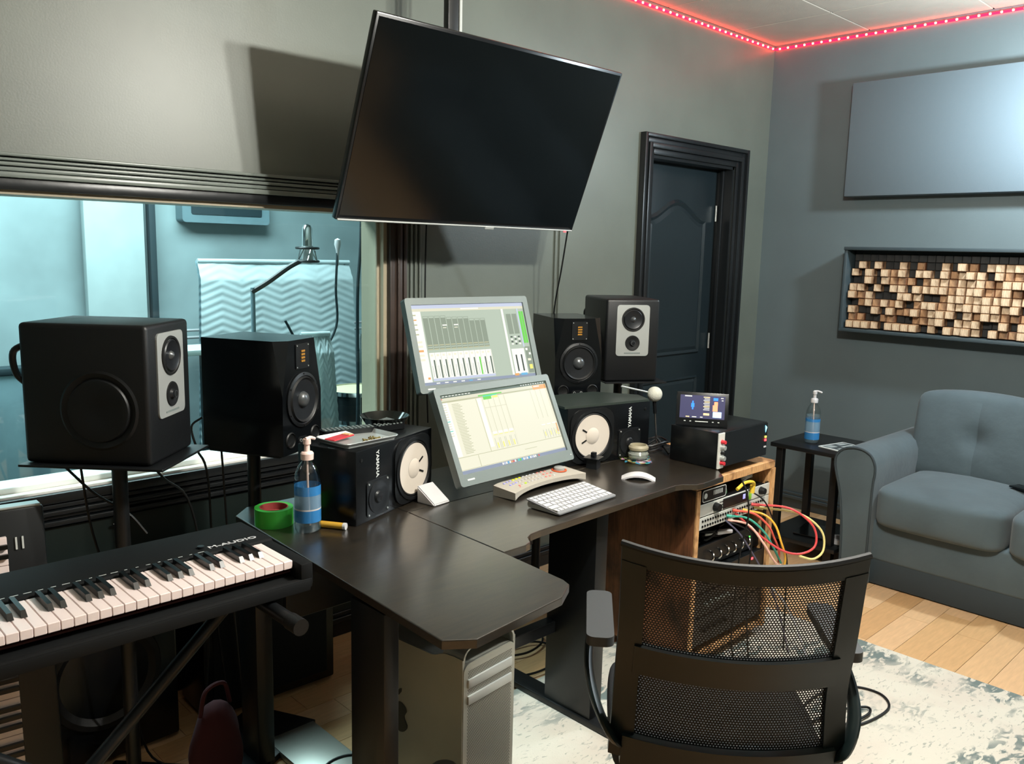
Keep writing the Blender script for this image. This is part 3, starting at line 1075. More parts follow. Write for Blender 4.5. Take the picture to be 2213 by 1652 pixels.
def ribbon_speaker(label, loc, rz):
    t = thing('studio_monitor_speaker', label, 'speaker', loc, rz, 'faceted black monitor speakers')
    w_, d_, h_ = 0.196, 0.27, 0.325
    a, b_, y0, y1 = w_ / 2, w_ / 2 - 0.034, -d_ / 2, d_ / 2
    zm = h_ * 0.52
    vs = [(-a, y1, 0), (a, y1, 0), (a, y1, h_), (-a, y1, h_),                 # back 0-3
          (-a, y0, 0), (a, y0, 0), (a, y0, zm), (b_, y0, h_), (-b_, y0, h_), (-a, y0, zm),   # front 4-9
          (a, y0 + 0.03, h_), (-a, y0 + 0.03, h_)]                            # 10,11
    fs = [(0, 3, 2, 1), (4, 5, 6, 7, 8, 9), (0, 1, 5, 4), (1, 2, 10, 6, 5), (0, 4, 9, 11, 3), (3, 11, 8, 7, 10, 2), (6, 10, 7), (9, 8, 11)]
    MB().add(vs, fs, M_satin).obj('cabinet', t)
    F = TR(0, y0, 0)
    b = MB().prism(rrect(0.066, 0.072, 0.004), 0, 0.003, M_blk2, F @ TR(0, 0, 0.277) @ FACE)
    for sx in (-1, 1):
        for sz in (-1, 1):
            b.cyl((sx * 0.028, y0 - 0.003, 0.277 + sz * 0.031), (sx * 0.028, y0 - 0.0045, 0.277 + sz * 0.031), 0.002, M_silver, 8)
    pl = b.obj('ribbon_tweeter', t)
    b = MB()
    for k in range(4):
        b.box((0, y0 - 0.004, 0.263 + k * 0.0095), (0.018, 0.003, 0.0055), M_amber)
    tag(b.obj('ribbon_slot', pl), 'amber folded ribbon')
    WT = F @ TR(0, 0, 0.150) @ OUT
    b = MB().lathe([(0.0, 0.001), (0.080, 0.001), (0.080, 0.005), (0.071, 0.0075), (0.068, 0.005)], M_blks, 48, WT)
    for k in range(6):
        an = pi / 6 + k * pi / 3
        b.lathe([(0, 0.0082), (0.0025, 0.0082), (0.0025, 0.005)], M_jack, 8, F @ TR(0.0755 * cos(an), 0, 0.150 + 0.0755 * sin(an)) @ OUT)
    b.obj('woofer_frame', t)
    MB().lathe([(0.068, 0.0055), (0.064, 0.011), (0.0585, 0.006)], M_rub, 48, WT).obj('surround', t)
    c = MB().lathe([(0.0585, 0.006), (0.040, 0.0035), (0.024, 0.002)], M_darkcone, 48, WT).obj('cone', t)
    MB().lathe([(0.024, 0.002), (0.021, 0.010), (0.012, 0.016), (0, 0.018)], M_domeg, 32, WT).obj('dust_cap', c)
    for sx in (-1, 1):
        MB().lathe([(0.024, 0.001), (0.021, 0.004), (0.0195, 0.001), (0.0185, 0.0005), (0, 0.0005)], M_jack, 32, F @ TR(sx * 0.062, 0, 0.040) @ OUT).obj('bass_port', t)
    b = MB()
    b.prism(rrect(0.05, 0.024, 0.011), 0, 0.002, M_blk2, F @ TR(0, 0, 0.030) @ FACE)
    for (x_, z_) in ((-0.014, 0.032), (0.014, 0.032), (0, 0.026)):
        b.lathe([(0.005, 0.002), (0.005, 0.004), (0.0036, 0.004)], M_silver, 12, F @ TR(x_, 0, z_) @ OUT)
    b.obj('control_cluster', t)
    return t


ribbon_speaker('black faceted speaker with amber ribbon tweeter on a stand, right of the big left speaker', (1.175, 2.27, 0.911), radians(26.8))
ribbon_speaker('black faceted speaker with amber ribbon tweeter behind the right side of the monitors', (2.53, 2.305, 0.920), radians(-26))


def tower_speaker(label, loc, rz, pshift):
    t = thing('three_way_speaker', label, 'speaker', loc, rz, 'silver faced three way speakers')
    w_, d_, h_ = 0.2325, 0.316, 0.344
    MB().box((0, 0, h_ / 2), (w_, d_, h_), M_vinyl, bev=0.011, seg=3).obj('cabinet', t)
    F = TR(0, -d_ / 2, 0)
    zc = h_ - 0.13
    MB().prism(rrect(0.142, 0.212, 0.014), 0, 0.004, M_silver, F @ TR(pshift, 0, zc) @ FACE).obj('front_plate', t)
    b = MB().lathe([(0.050, 0.004), (0.049, 0.008), (0.044, 0.008), (0.041, 0.005)], M_rub, 40, F @ TR(pshift, 0, zc + 0.046) @ OUT)
    b.lathe([(0.041, 0.0065), (0.038, 0.009), (0.033, 0.0068), (0.012, 0.0048)], M_darkcone, 40, F @ TR(pshift, 0, zc + 0.046) @ OUT)
    b.lathe([(0.012, 0.0048), (0.009, 0.010), (0.0, 0.014)], M_domeg, 20, F @ TR(pshift, 0, zc + 0.046) @ OUT)
    b.obj('midrange_driver', t)
    b = MB().lathe([(0.032, 0.004), (0.031, 0.007), (0.027, 0.007), (0.020, 0.005), (0.014, 0.0045)], M_rub, 32, F @ TR(pshift, 0, zc - 0.052) @ OUT)
    b.lathe([(0.014, 0.0045), (0.010, 0.010), (0.0, 0.012)], M_darkcone, 20, F @ TR(pshift, 0, zc - 0.052) @ OUT)
    b.lathe([(0.009, 0.013), (0.0095, 0.0155), (0.0075, 0.0155)], M_domeg, 16, F @ TR(pshift, 0, zc - 0.052) @ OUT)
    b.obj('tweeter', t)
    MB().box((pshift, -d_ / 2 - 0.0045, zc - 0.094), (0.07, 0.001, 0.0045), M_greyp).obj('faint_nameplate', t)
    for sx in (-1, 1):
        L = TR(sx * w_ / 2, -0.035, 0.135) @ Matrix.Rotation(radians(90 * sx), 4, 'Y')
        MB().lathe([(0.098, 0.0005), (0.092, 0.004), (0.082, 0.001), (0.079, 0.0), (0.075, 0.008), (0.070, 0.009), (0.03, 0.004), (0, 0.003)], M_vinyl, 48, L).obj('side_woofer', t)
    MB().tube([(-0.09, d_ / 2 - 0.005, 0.29), (-0.105, d_ / 2 + 0.02, 0.27), (-0.10, d_ / 2 + 0.02, 0.22), (-0.09, d_ / 2, 0.19)], 0.008, M_blk2, 8).obj('rear_handle', t)
    return t


tower_speaker('big black speaker with silver plate on the left stand, before the window', (0.736, 2.233, 0.960), radians(43), 0.0)
tower_speaker('big black speaker with white silver plate on the right stand, before the door', (2.872, 2.306, 0.970), radians(-32), 0.0)


def speaker_stand(label, loc, rz, top, pw, pd, poff=(0, 0)):
    t = thing('speaker_stand', label, 'speaker stand', loc, rz, 'black speaker stands')
    MB().box((0, 0, top - 0.003), (pw, pd, 0.006), M_blks, bev=0.001, seg=1).obj('top_plate', t)
    MB().cyl((poff[0], poff[1], 0.02), (poff[0], poff[1], top - 0.006), 0.019, M_blks, 24).obj('pole', t)
    MB().box((poff[0], poff[1], 0.01), (0.24, 0.24, 0.02), M_blks, bev=0.003).obj('base_plate', t)
    return t


speaker_stand('black pole stand under the big speaker at far left', (0.745, 2.22, 0), radians(43), 0.9595, 0.27, 0.36)
speaker_stand('black pole stand under the faceted speaker beside the window', (1.175, 2.27, 0), radians(26.8), 0.9105, 0.19, 0.24, (-0.05, 0.0))
speaker_stand('black pole stand behind the monitors under the right faceted speaker', (2.53, 2.43, 0), radians(-26), 0.9195, 0.19, 0.24, (0, 0.03))
speaker_stand('black pole stand under the right speaker before the door', (2.885, 2.29, 0), radians(-32), 0.9695, 0.27, 0.34, (0, 0.06))

# cables hanging behind the left stands
for i, (lab, pts) in enumerate((
        ('thin black cable crossing below the big left speaker plate towards its pole', [(0.62, 2.28, 0.95), (0.69, 2.25, 0.86), (0.76, 2.22, 0.80), (0.80, 2.2, 0.74)]),
        ('thin black cable dropping left of the far left stand pole', [(0.66, 2.25, 0.95), (0.69, 2.28, 0.75), (0.75, 2.3, 0.5), (0.80, 2.3, 0.1), (0.86, 2.26, 0.006)]),
        ('thin black cable dropping right of the far left stand pole', [(0.80, 2.2, 0.95), (0.88, 2.28, 0.86), (0.97, 2.32, 0.75), (1.02, 2.34, 0.4), (1.0, 2.36, 0.006)]),
        ('curved black cable hanging behind the faceted speaker beside the window', [(1.03, 2.36, 1.0), (1.005, 2.38, 0.97), (1.02, 2.38, 0.90), (1.05, 2.38, 0.80), (1.06, 2.38, 0.4), (1.1, 2.38, 0.006)]),
        ('straight black cable hanging under the faceted speaker beside the window', [(1.09, 2.38, 0.92), (1.10, 2.39, 0.85), (1.12, 2.4, 0.5), (1.15, 2.4, 0.006)]))):
    t = thing('speaker_cable', lab, 'cable')
    MB().tube(pts, 0.0035, M_cable, 6).obj('cord', t)
t = thing('cable_clip', 'small chrome clip with a ring on the wall under the window', 'clip', (0.90, 2.67, 0.63))
MB().lathe([(0.016 + 0.002 * cos(a), 0.002 * sin(a)) for a in [2 * pi * k / 8 for k in range(9)]], M_chrome, 24, OUT).obj('ring', t)
MB().cyl((-0.03, 0, 0.0), (-0.014, 0, 0.0), 0.004, M_chrome, 8).obj('hook', t)

# ================================================================== COMPUTER MONITORS
def emit_mat(name, col, e):
    m = mat(name, col, 0.35, emit=e, spec=0.2)
    m.node_tree.nodes['Principled BSDF'].inputs['Base Color'].default_value = (0.01, 0.01, 0.01, 1)
    return m


E1 = 0.9
UI = {k: emit_mat('screen_' + k, c, E1) for k, c in dict(
    cream='#ebe8d0', cream2='#dcd9c0', white='#f6f6ec', grey='#b3c0ae', dgrey='#8b9785', line='#b9b996', bar='#8f99ad',
    dark='#5b6b5d', black='#3f4a42', green='#6bd04a', orange='#e6a765', blue='#6bb4dc', teal='#55d0c0', yellow='#eeea7a',
    lav='#c3cbe0', red='#d96a5c').items()}


def display(parent, W_, H_, rects, name='display'):
    """flat screen contents: rects are (x0,y0,x1,y1,colour) in 0..1, y down; layered"""
    b = MB()
    for k, (x0, y0, x1, y1, c) in enumerate(rects):
        yy = -0.0004 - 0.00002 * k if k else -0.0002
        X0, X1 = (x0 - 0.5) * W_, (x1 - 0.5) * W_
        Z0, Z1 = (0.5 - y1) * H_, (0.5 - y0) * H_
        b.add([(X0, yy, Z0), (X1, yy, Z0), (X1, yy, Z1), (X0, yy, Z1)], [(0, 1, 2, 3)], UI[c] if isinstance(c, str) else c)
    return b


def monitor(label, loc, rx, rz, W_, H_, rects, bez=(0.022, 0.024, 0.026)):
    t = thing('computer_monitor', label, 'monitor', loc, rz, 'stacked computer monitors', rx=rx)
    bs, bt, bb = bez
    b = MB()
    # frame ring, proud of the panel
    po = rrect(W_, H_, 0.010)
    pi_ = rrect(W_ - 2 * bs, H_ - bt - bb, 0.0015, cy=(bb - bt) / 2)
    n = len(po)
    T_ = FACE
    vs = [(x, z, 0.008) for x, z in po] + [(x, z, 0.008) for x, z in pi_] + [(x, z, 0.0) for x, z in pi_] + [(x, z, -0.02) for x, z in po]
    fs = []
    for i in range(n):
        j = (i + 1) % n
        fs += [(i, j, n + j, n + i), (n + i, n + j, 2 * n + j, 2 * n + i), (j, i, 3 * n + i, 3 * n + j)]
    fs.append(tuple(range(3 * n, 4 * n))[::-1])
    b.add(vs, fs, M_greyp, False, T_)
    b.obj('bezel', t)
    d = display(t, W_ - 2 * bs, H_ - bt - bb, rects)
    d.obj('display', t, (0, -0.0005, (bb - bt) / 2))
    MB().box((0, 0.035, 0), (W_ * 0.7, 0.035, H_ * 0.7), M_blk2, bev=0.01).obj('rear_housing', t)
    MB().box((-W_ / 2 + 0.045, -0.0085, -H_ / 2 + bb / 2), (0.03, 0.001, 0.005), M_silvpaint).obj('maker_badge', t)
    MB().lathe([(0, 0.009), (0.002, 0.009), (0.002, 0.008)], UI['white'], 10, TR(W_ / 2 - 0.012, 0, -H_ / 2 + bb / 2) @ OUT).obj('power_light', t)
    return t


# upper display: mixer
R1 = [(0, 0, 1, 1, 'grey'), (0, 0, 1, 0.045, 'lav'), (0, 0.045, 1, 0.08, 'cream2'), (0.42, 0.05, 0.58, 0.065, 'white'),
      (0, 0.08, 0.075, 1, 'white'), (0.075, 0.10, 0.62, 0.60, 'grey'), (0, 0.96, 1, 1, 'bar')]
for i in range(11):
    x = 0.085 + i * 0.049
    R1.append((x, 0.14 + 0.02 * (i > 3) + 0.03 * (i > 7), x + 0.044, 0.56, 'dgrey'))
    R1.append((x + 0.003, 0.145 + 0.02 * (i > 3) + 0.03 * (i > 7), x + 0.041, 0.165 + 0.02 * (i > 3) + 0.03 * (i > 7), 'grey'))
    for k in range(4):
        R1.append((x + 0.003, 0.50 + k * 0.026, x + 0.041, 0.513 + k * 0.026, 'grey' if k % 2 else 'line'))
R1 += [(0.085, 0.60, 0.625, 0.95, 'white'), (0.085, 0.92, 0.625, 0.95, 'lav')]
for i in range(11):
    x = 0.085 + i * 0.049
    R1.append((x + 0.010, 0.62, x + 0.030, 0.645, 'cream'))
    R1.append((x + 0.026, 0.69, x + 0.038, 0.915, 'green' if i == 8 else 'dark'))
    R1.append((x + 0.010, 0.76, x + 0.0125, 0.90, 'dgrey'))
    R1.append((x + 0.044, 0.60, x + 0.046, 0.92, 'line'))
for i in (3, 5):
    R1.append((0.09 + i * 0.049, 0.255, 0.128 + i * 0.049, 0.27, 'white'))
    R1.append((0.09 + i * 0.049, 0.29, 0.12 + i * 0.049, 0.30, 'cream'))
for k in range(5):
    R1.append((0.005, 0.12 + k * 0.06, 0.03, 0.135 + k * 0.06, 'orange' if k == 1 else 'line'))
    R1.append((0.005, 0.45 + k * 0.055, 0.045, 0.475 + k * 0.055, 'orange' if k == 2 else 'cream'))
R1 += [(0.78, 0.08, 0.80, 0.96, 'white'), (0.82, 0.15, 0.865, 0.42, 'dgrey'), (0.875, 0.15, 0.92, 0.42, 'dgrey'),
       (0.945, 0.12, 0.965, 0.55, 'green'), (0.968, 0.12, 0.988, 0.55, 'green'), (0.93, 0.08, 0.942, 0.6, 'lav')]
for k in range(4):
    for i in range(3):
        R1.append((0.825 + i * 0.035, 0.45 + k * 0.032, 0.845 + i * 0.035, 0.468 + k * 0.032, 'white' if (k + i) % 2 else 'black'))
R1 += [(0.81, 0.62, 0.93, 0.95, 'white'), (0.838, 0.70, 0.852, 0.92, 'black'), (0.888, 0.70, 0.902, 0.92, 'black'),
       (0.94, 0.60, 0.99, 0.95, 'dgrey'), (0.945, 0.62, 0.965, 0.65, 'white'), (0.97, 0.68, 0.988, 0.71, 'white'), (0.95, 0.76, 0.98, 0.79, 'cream'),
       (0.955, 0.84, 0.985, 0.90, 'yellow'), (0.80, 0.945, 0.84, 0.975, 'orange'), (0.86, 0.945, 0.92, 0.975, 'blue'),
       (0.01, 0.90, 0.03, 0.925, 'white'), (0.04, 0.90, 0.06, 0.925, 'orange')]
for k in range(6):
    R1.append((0.10 + k * 0.07, 0.972, 0.13 + k * 0.07, 0.985, 'white' if k != 4 else 'blue'))
# lower display: session window
R2 = [(0, 0, 1, 1, 'cream'), (0, 0, 1, 0.035, 'dark'), (0, 0.035, 1, 0.075, 'cream2'), (0, 0.075, 1, 0.095, 'line'), (0.33, 0.06, 0.55, 0.075, 'green'),
      (0.37, 0.075, 0.50, 0.088, 'teal'), (0.86, 0.04, 0.995, 0.10, 'orange'), (0.87, 0.05, 0.93, 0.065, 'white'), (0, 0.095, 0.055, 0.78, 'white'),
      (0.30, 0.10, 0.304, 0.79, 'line'), (0.31, 0.10, 0.345, 0.74, 'white'), (0.0, 0.79, 1, 0.796, 'line'), (0.18, 0.80, 0.184, 0.95, 'line'),
      (0, 0.955, 1, 1, 'bar'), (0, 0.945, 1, 0.950, 'line'), (0, 0.037, 0.02, 0.055, 'red')]
for k in range(34):
    R2.append((0.085, 0.125 + k * 0.019, 0.085 + 0.06 + 0.03 * ((k * 7) % 5) / 5, 0.132 + k * 0.019, 'line'))
for k in range(14):
    R2.append((0.01, 0.12 + k * 0.03, 0.035, 0.13 + k * 0.03, 'teal' if k in (7, 11) else 'cream2'))
for i in range(5):
    x = 0.355 + i * 0.05
    R2.append((x, 0.10, x + 0.0025, 0.56, 'line'))
    if i < 4:
        R2.append((x + 0.006, 0.555, x + 0.044, 0.585, 'white'))
        R2.append((x + 0.006, 0.595, x + 0.044, 0.602, 'yellow'))
        R2.append((x + 0.006, 0.64, x + 0.008, 0.78, 'dgrey'))
        R2.append((x + 0.044, 0.64, x + 0.046, 0.78, 'dgrey'))
        R2.append((x + 0.018, 0.70, x + 0.028, 0.77, 'yellow'))
R2 += [(0.355, 0.235, 0.56, 0.238, 'line'), (0.56, 0.10, 0.5625, 0.79, 'cream2'), (0.82, 0.10, 0.8225, 0.50, 'line'), (0.87, 0.10, 0.8725, 0.50, 'line'), (0.92, 0.10, 0.9225, 0.50, 'line'),
       (0.365, 0.09, 0.44, 0.13, 'green'), (0.45, 0.09, 0.50, 0.12, 'yellow')]
for i in range(3):
    x = 0.83 + i * 0.055
    R2 += [(x, 0.585, x + 0.04, 0.60, 'white'), (x, 0.66, x + 0.0025, 0.78, 'dgrey'), (x + 0.03, 0.66, x + 0.0325, 0.78, 'dgrey'), (x + 0.012, 0.69, x + 0.02, 0.75, 'yellow')]
R2 += [(0.975, 0.60, 0.985, 0.72, 'orange'), (0.97, 0.74, 0.98, 0.76, 'yellow'), (0.60, 0.86, 0.72, 0.865, 'line')]
dock = ['white', 'lav', 'white', 'blue', 'white', 'orange', 'red', 'white', 'dgrey', 'teal', 'green', 'blue', 'white', 'lav', 'white', 'blue', 'white', 'lav', 'white', 'white', 'dgrey', 'red']
for k, c in enumerate(dock):
    R2.append((0.36 + k * 0.0165, 0.963, 0.373 + k * 0.0165, 0.99, c))
for k in range(9):
    R2.append((0.02 + k * 0.028, 0.012, 0.04 + k * 0.028, 0.022, 'white'))
for k in range(10):
    R2.append((0.74 + k * 0.025, 0.012, 0.755 + k * 0.025, 0.022, 'white'))

monitor('upper computer monitor showing a mixer with grey faders', (1.964, 2.222, 1.177), radians(-19.6), radians(-5.2), 0.53, 0.329, R1)
monitor('lower computer monitor showing a cream session window', (1.846, 1.931, 0.937), radians(-25.6), radians(3.0), 0.53, 0.309, R2, (0.020, 0.022, 0.036))
t = thing('monitor_stand', 'black dual monitor stand on the desk behind the two screens', 'monitor stand', (1.98, 2.34, DZ))
MB().box((0.0, -0.16, 0.006), (0.20, 0.09, 0.010), M_blks, bev=0.002).obj('base', t)
MB().box((0, -0.135, 0.02), (0.06, 0.27, 0.012), M_blks, bev=0.002).obj('clamp_bar', t)
MB().cyl((0, 0, 0.012), (0, 0, 0.42), 0.016, M_blks, 16).obj('pole', t)
b = MB()
b.cyl((0, 0, 0.16), (-0.10, -0.325, 0.165), 0.013, M_blks, 12)
b.obj('lower_arm', t)
MB().cyl((0, 0, 0.41), (-0.015, -0.062, 0.41), 0.013, M_blks, 12).obj('upper_arm', t)

# ================================================================== DESK ITEMS
# compact keyboard with its keys
t = thing('computer_keyboard', 'slim aluminium and white keyboard near the desk front edge', 'keyboard', (1.857, 1.648, DZ + 0.001), radians(4))
KW, KD = 0.281, 0.130
tl = Matrix.Rotation(radians(8.0), 4, 'X')
kb = MB().prism(rrect(KW, KD, 0.006), 0, 0.004, M_kbcase, TR(0, 0, 0.0125) @ tl)
kb.cyl((-KW / 2 + 0.004, KD / 2 - 0.014, 0.011), (KW / 2 - 0.004, KD / 2 - 0.014, 0.011), 0.0095, M_alu, 16)
kb.box((-KW / 2 + 0.004, 0, 0.008), (0.003, KD - 0.02, 0.012), M_alu)
kb.obj('case', t)
key_me = {}
rows = [[1.0] * 14, [1.0] * 13 + [1.5], [1.5] + [1.0] * 13, [1.8] + [1.0] * 11 + [1.7], [2.3] + [1.0] * 10 + [2.2], [1, 1, 1, 1.25, 5.1, 1.25, 1, 1, 1, 1]]
for r, ks in enumerate(rows):
    tot = sum(ks)
    u = (KW - 0.008) / tot
    x = -KW / 2 + 0.004
    hh = 0.011 if r == 0 else 0.0185
    yc = KD / 2 - 0.010 - (0 if r == 0 else 0.0165 + (r - 1) * 0.0205)
    for k in ks:
        wk = k * u
        key = (round(wk, 4), r == 0)
        if key not in key_me:
            o = MB().box((0, 0, 0), (wk - 0.0038, hh - 0.0036, 0.0022), M_white, bev=0.0006, seg=1).obj('key')
            key_me[key] = o.data
            bpy.data.objects.remove(o)
        o = bpy.data.objects.new('key', key_me[key])
        C.objects.link(o)
        o.parent = t
        o.matrix_local = TR(0, 0, 0.0125) @ tl @ TR(x + wk / 2, yc, 0.0051)
        x += wk

# mouse
t = thing('computer_mouse', 'white arched mouse on the desk right of the keyboard', 'mouse', (2.235, 1.688, DZ), radians(-54))
vs, fs = [], []
nu, nv = 16, 10
for i in range(nu + 1):
    u = -1 + 2 * i / nu
    for j in range(nv + 1):
        v = -1 + 2 * j / nv
        hw = 0.029 * (1 - 0.22 * abs(u) ** 3)
        zz = 0.022 - 0.017 * u * u - 0.005 * v * v
        vs.append((u * 0.0565, v * hw, zz))
for i in range(nu):
    for j in range(nv):
        a = i * (nv + 1) + j
        fs.append((a, a + nv + 1, a + nv + 2, a + 1))
n0 = len(vs)
vs += [(x, y_, z - 0.006) for x, y_, z in vs]
fs += [tuple(k + n0 for k in f[::-1]) for f in fs[:]]
ring = [i * (nv + 1) for i in range(nu + 1)] + [nu * (nv + 1) + j for j in range(1, nv + 1)] + [i * (nv + 1) + nv for i in range(nu - 1, -1, -1)] + [j for j in range(nv - 1, 0, -1)]
for k in range(len(ring)):
    a, b_ = ring[k], ring[(k + 1) % len(ring)]
    fs.append((a, b_, b_ + n0, a + n0))
MB().add(vs, fs, M_white, True).obj('shell', t)
MB().prism([(0.05 * cos(a) , 0.025 * sin(a)) for a in [2 * pi * k / 24 for k in range(24)]], 0.0, 0.005, M_blk2).obj('base', t)

# curved transport controller
t = thing('transport_controller', 'curved light grey controller with coloured buttons and a jog dial', 'controller', (1.897, 1.838, DZ), radians(4))
R_out, R_in = 0.62, 0.52
half = 0.175
n = 20
vs, fs = [], []
for i in range(n + 1):
    x = -half + 2 * half * i / n
    yo = 0.055 - 0.0 + (-(x / half) ** 2) * 0.028
    yi = -0.035 + (-(x / half) ** 2) * 0.030
    vs += [(x, yo, 0.0), (x, yo, 0.032), (x, yi, 0.026), (x, yi - 0.001, 0.004 + 0.010 * (1 - (x / half) ** 6))]
for i in range(n):
    a = i * 4
    fs += [(a, a + 4, a + 5, a + 1), (a + 1, a + 5, a + 6, a + 2), (a + 2, a + 6, a + 7, a + 3), (a + 3, a + 7, a + 4, a)]
fs += [(0, 1, 2, 3), (n * 4, n * 4 + 3, n * 4 + 2, n * 4 + 1)]
MB().add(vs, fs, M_ctl).obj('shell', t)
bt = {'w': M_white, 'y': mat('button_yellow', '#d7e02e', 0.3, emit=0.15), 'v': mat('button_violet', '#a5a3e0', 0.35), 'r': mat('button_pink', '#e08d86', 0.35), 'g': mat('button_lime', '#b9dc30', 0.3, emit=0.1)}
bme = {}
for k, m_ in bt.items():
    o = MB().lathe([(0, 0.003), (0.0036, 0.0028), (0.0042, 0.0)], m_, 12).obj('button')
    bme[k] = o.data
    bpy.data.objects.remove(o)


def surf(x, v):
    yo = 0.055 - (x / half) ** 2 * 0.028
    yi = -0.035 - (x / half) ** 2 * 0.030
    return (x, yo + (yi - yo) * v, 0.032 - 0.006 * v)


for r, row_ in enumerate(('vvvyyywwwwrrr', 'vvvwwwwwwwrrr', ' rwgwwwwwrrw ')):
    for k, ch in enumerate(row_):
        if ch == ' ':
            continue
        o = bpy.data.objects.new('button', bme[ch])
        C.objects.link(o)
        o.parent = t
        o.location = surf(-0.135 + k * 0.0175 + r * 0.006, 0.22 + 0.25 * r)
p = surf(0.125, 0.35)
MB().lathe([(0.026, 0.0), (0.026, 0.0025), (0.021, 0.003), (0.020, 0.0)], M_orange, 32, TR(*p)).obj('jog_ring', t)
MB().lathe([(0.019, 0), (0.018, 0.010), (0.014, 0.013), (0, 0.0135)], M_silver, 28, TR(*p)).obj('jog_dial', t)
text('panel_mark', 'a', 0.012, M_orange, t, TR(*surf(-0.115, 0.8)) @ TR(0, 0, 0.001), 0.0003)

# white wedge gadget
t = thing('wedge_speaker', 'small white wedge shaped gadget before the left white cone speaker', 'gadget', (1.535, 1.915, DZ), radians(8))
b = MB()
w2, d2 = 0.034, 0.036
bm = bmesh.new()
vv = [bm.verts.new(p) for p in ((-w2, -d2, 0), (w2, -d2, 0), (w2, d2, 0), (-w2, d2, 0), (-w2, -d2, 0.006), (w2, -d2, 0.006), (w2, d2, 0.052), (-w2, d2, 0.052))]
for f in ((3, 2, 1, 0), (0, 1, 5, 4), (1, 2, 6, 5), (2, 3, 7, 6), (3, 0, 4, 7), (4, 5, 6, 7)):
    bm.faces.new([vv[i] for i in f])
bmesh.ops.bevel(bm, geom=bm.edges[:], offset=0.003, segments=2, affect='EDGES')
bm.verts.index_update()
b.add([tuple(v.co) for v in bm.verts], [tuple(v.index for v in f.verts) for f in bm.faces], M_white)
bm.free()
b.obj('body', t)

# hand sanitizer bottles
def pump_bottle(name, label, loc, rz, H_, R_, pumpm, level, label_z):
    t = thing(name, label, 'bottle', loc, rz, 'pump bottles of hand sanitizer')
    s = H_ / 0.27
    r = R_
    prof = [(0.0, 0.001), (r * 0.85, 0.001), (r, 0.010 * s), (r, 0.145 * s), (r * 0.93, 0.165 * s), (r * 0.7, 0.185 * s), (r * 0.42, 0.198 * s), (r * 0.40, 0.205 * s)]
    MB().lathe(prof, M_pet, 36).obj('bottle_shell', t)
    lv = level * 0.145 * s
    MB().lathe([(0, 0.004), (r * 0.83, 0.004), (r * 0.97, 0.011 * s), (r * 0.97, lv), (0, lv)], M_liq, 36).obj('gel', t)
    b = MB().lathe([(r * 1.004, label_z[0] * s), (r * 1.004, label_z[1] * s)], M_label, 36)
    b.lathe([(r * 1.008, label_z[1] * s), (r * 1.008, label_z[1] * s + 0.004)], M_white, 36)
    b.lathe([(r * 1.004, label_z[1] * s + 0.004), (r * 1.004, label_z[2] * s)], M_labelmid, 36)
    b.lathe([(r * 1.004, label_z[2] * s), (r * 1.004, label_z[3] * s)], M_label, 36)
    lb = b.obj('wrap_label', t)
    b = MB().lathe([(0.0, 0.205 * s), (r * 0.48, 0.205 * s), (r * 0.50, 0.222 * s), (r * 0.42, 0.226 * s), (r * 0.22, 0.228 * s), (r * 0.20, 0.25 * s)], pumpm, 24)
    b.tube([(0.0, 0, 0.248 * s), (0.0, 0, 0.262 * s)], r * 0.3, pumpm, 12)
    b.tube([(-0.006, 0, 0.262 * s), (0.015, 0, 0.263 * s), (0.034, 0, 0.256 * s)], 0.0045, pumpm, 8)
    b.obj('pump', t)
    MB().tube([(0, 0, 0.205 * s), (0.003, 0, 0.1 * s), (0.010, 0, 0.012)], 0.0028, M_pink, 8).obj('dip_tube', t)
    return t


pump_bottle('sanitizer_bottle', 'clear sanitizer bottle with pink pump and blue label at the left desk end', (1.118, 1.925, DZ), radians(25), 0.258, 0.0345, M_pink, 0.78, (0.032, 0.066, 0.108, 0.134))

# green tape roll
t = thing('tape_roll', 'roll of bright green tape with red core on the desk left corner', 'tape', (1.078, 2.035, DZ))
MB().lathe([(0.038, 0.0), (0.051, 0.0), (0.051, 0.048), (0.038, 0.048), (0.038, 0.0)], M_green, 40).obj('tape', t)
MB().lathe([(0.0355, 0.0), (0.038, 0.0), (0.038, 0.0485), (0.0355, 0.0485), (0.0355, 0.0)], M_red, 40).obj('core', t)
MB().lathe([(0, 0.03), (0.0355, 0.03)], M_red, 40).obj('core_disc', t)
# yellow tube
t = thing('small_tube', 'small yellow tube with a white cap lying by the left white cone speaker', 'tube', (1.18, 1.895, DZ + 0.0095), radians(-57))
MB().cyl((-0.04, 0, 0), (0.026, 0, 0), 0.009, M_yellow, 20).obj('body', t)
MB().cyl((0.026, 0, 0), (0.034, 0, 0), 0.0095, M_white, 20).obj('cap', t)

# tray, remotes, dish on top of the left nearfield (top z = .958)
ZT = DZ + 0.2085
t = thing('rolling_tray', 'shallow metal tray with herb crumbs and a red packet on the left white cone speaker', 'tray', (1.315, 1.985, ZT), radians(6))
b = MB()
b.prism(rrect(0.18, 0.125, 0.012), 0, 0.002, M_silver)
po, pi2 = rrect(0.196, 0.141, 0.018), rrect(0.18, 0.125, 0.012)
n = len(po)
b.add([(x, y_, 0.014) for x, y_ in po] + [(x, y_, 0.002) for x, y_ in pi2] + [(x * 1.01, y_ * 1.01, 0.012) for x, y_ in po],
      [f for i in range(n) for f in ((i, (i + 1) % n, n + (i + 1) % n, n + i), ((i + 1) % n, i, 2 * n + i, 2 * n + (i + 1) % n))], M_silver)
b.obj('pan', t)
b = MB()
for k in range(46):
    x_, y_ = random.gauss(0.03, 0.016), random.gauss(-0.028, 0.010)
    s_ = random.uniform(0.002, 0.005)
    b.box((x_, y_, 0.002 + s_ / 2), (s_, s_ * 1.3, s_), M_tobacco, bev=s_ * 0.2, seg=1)
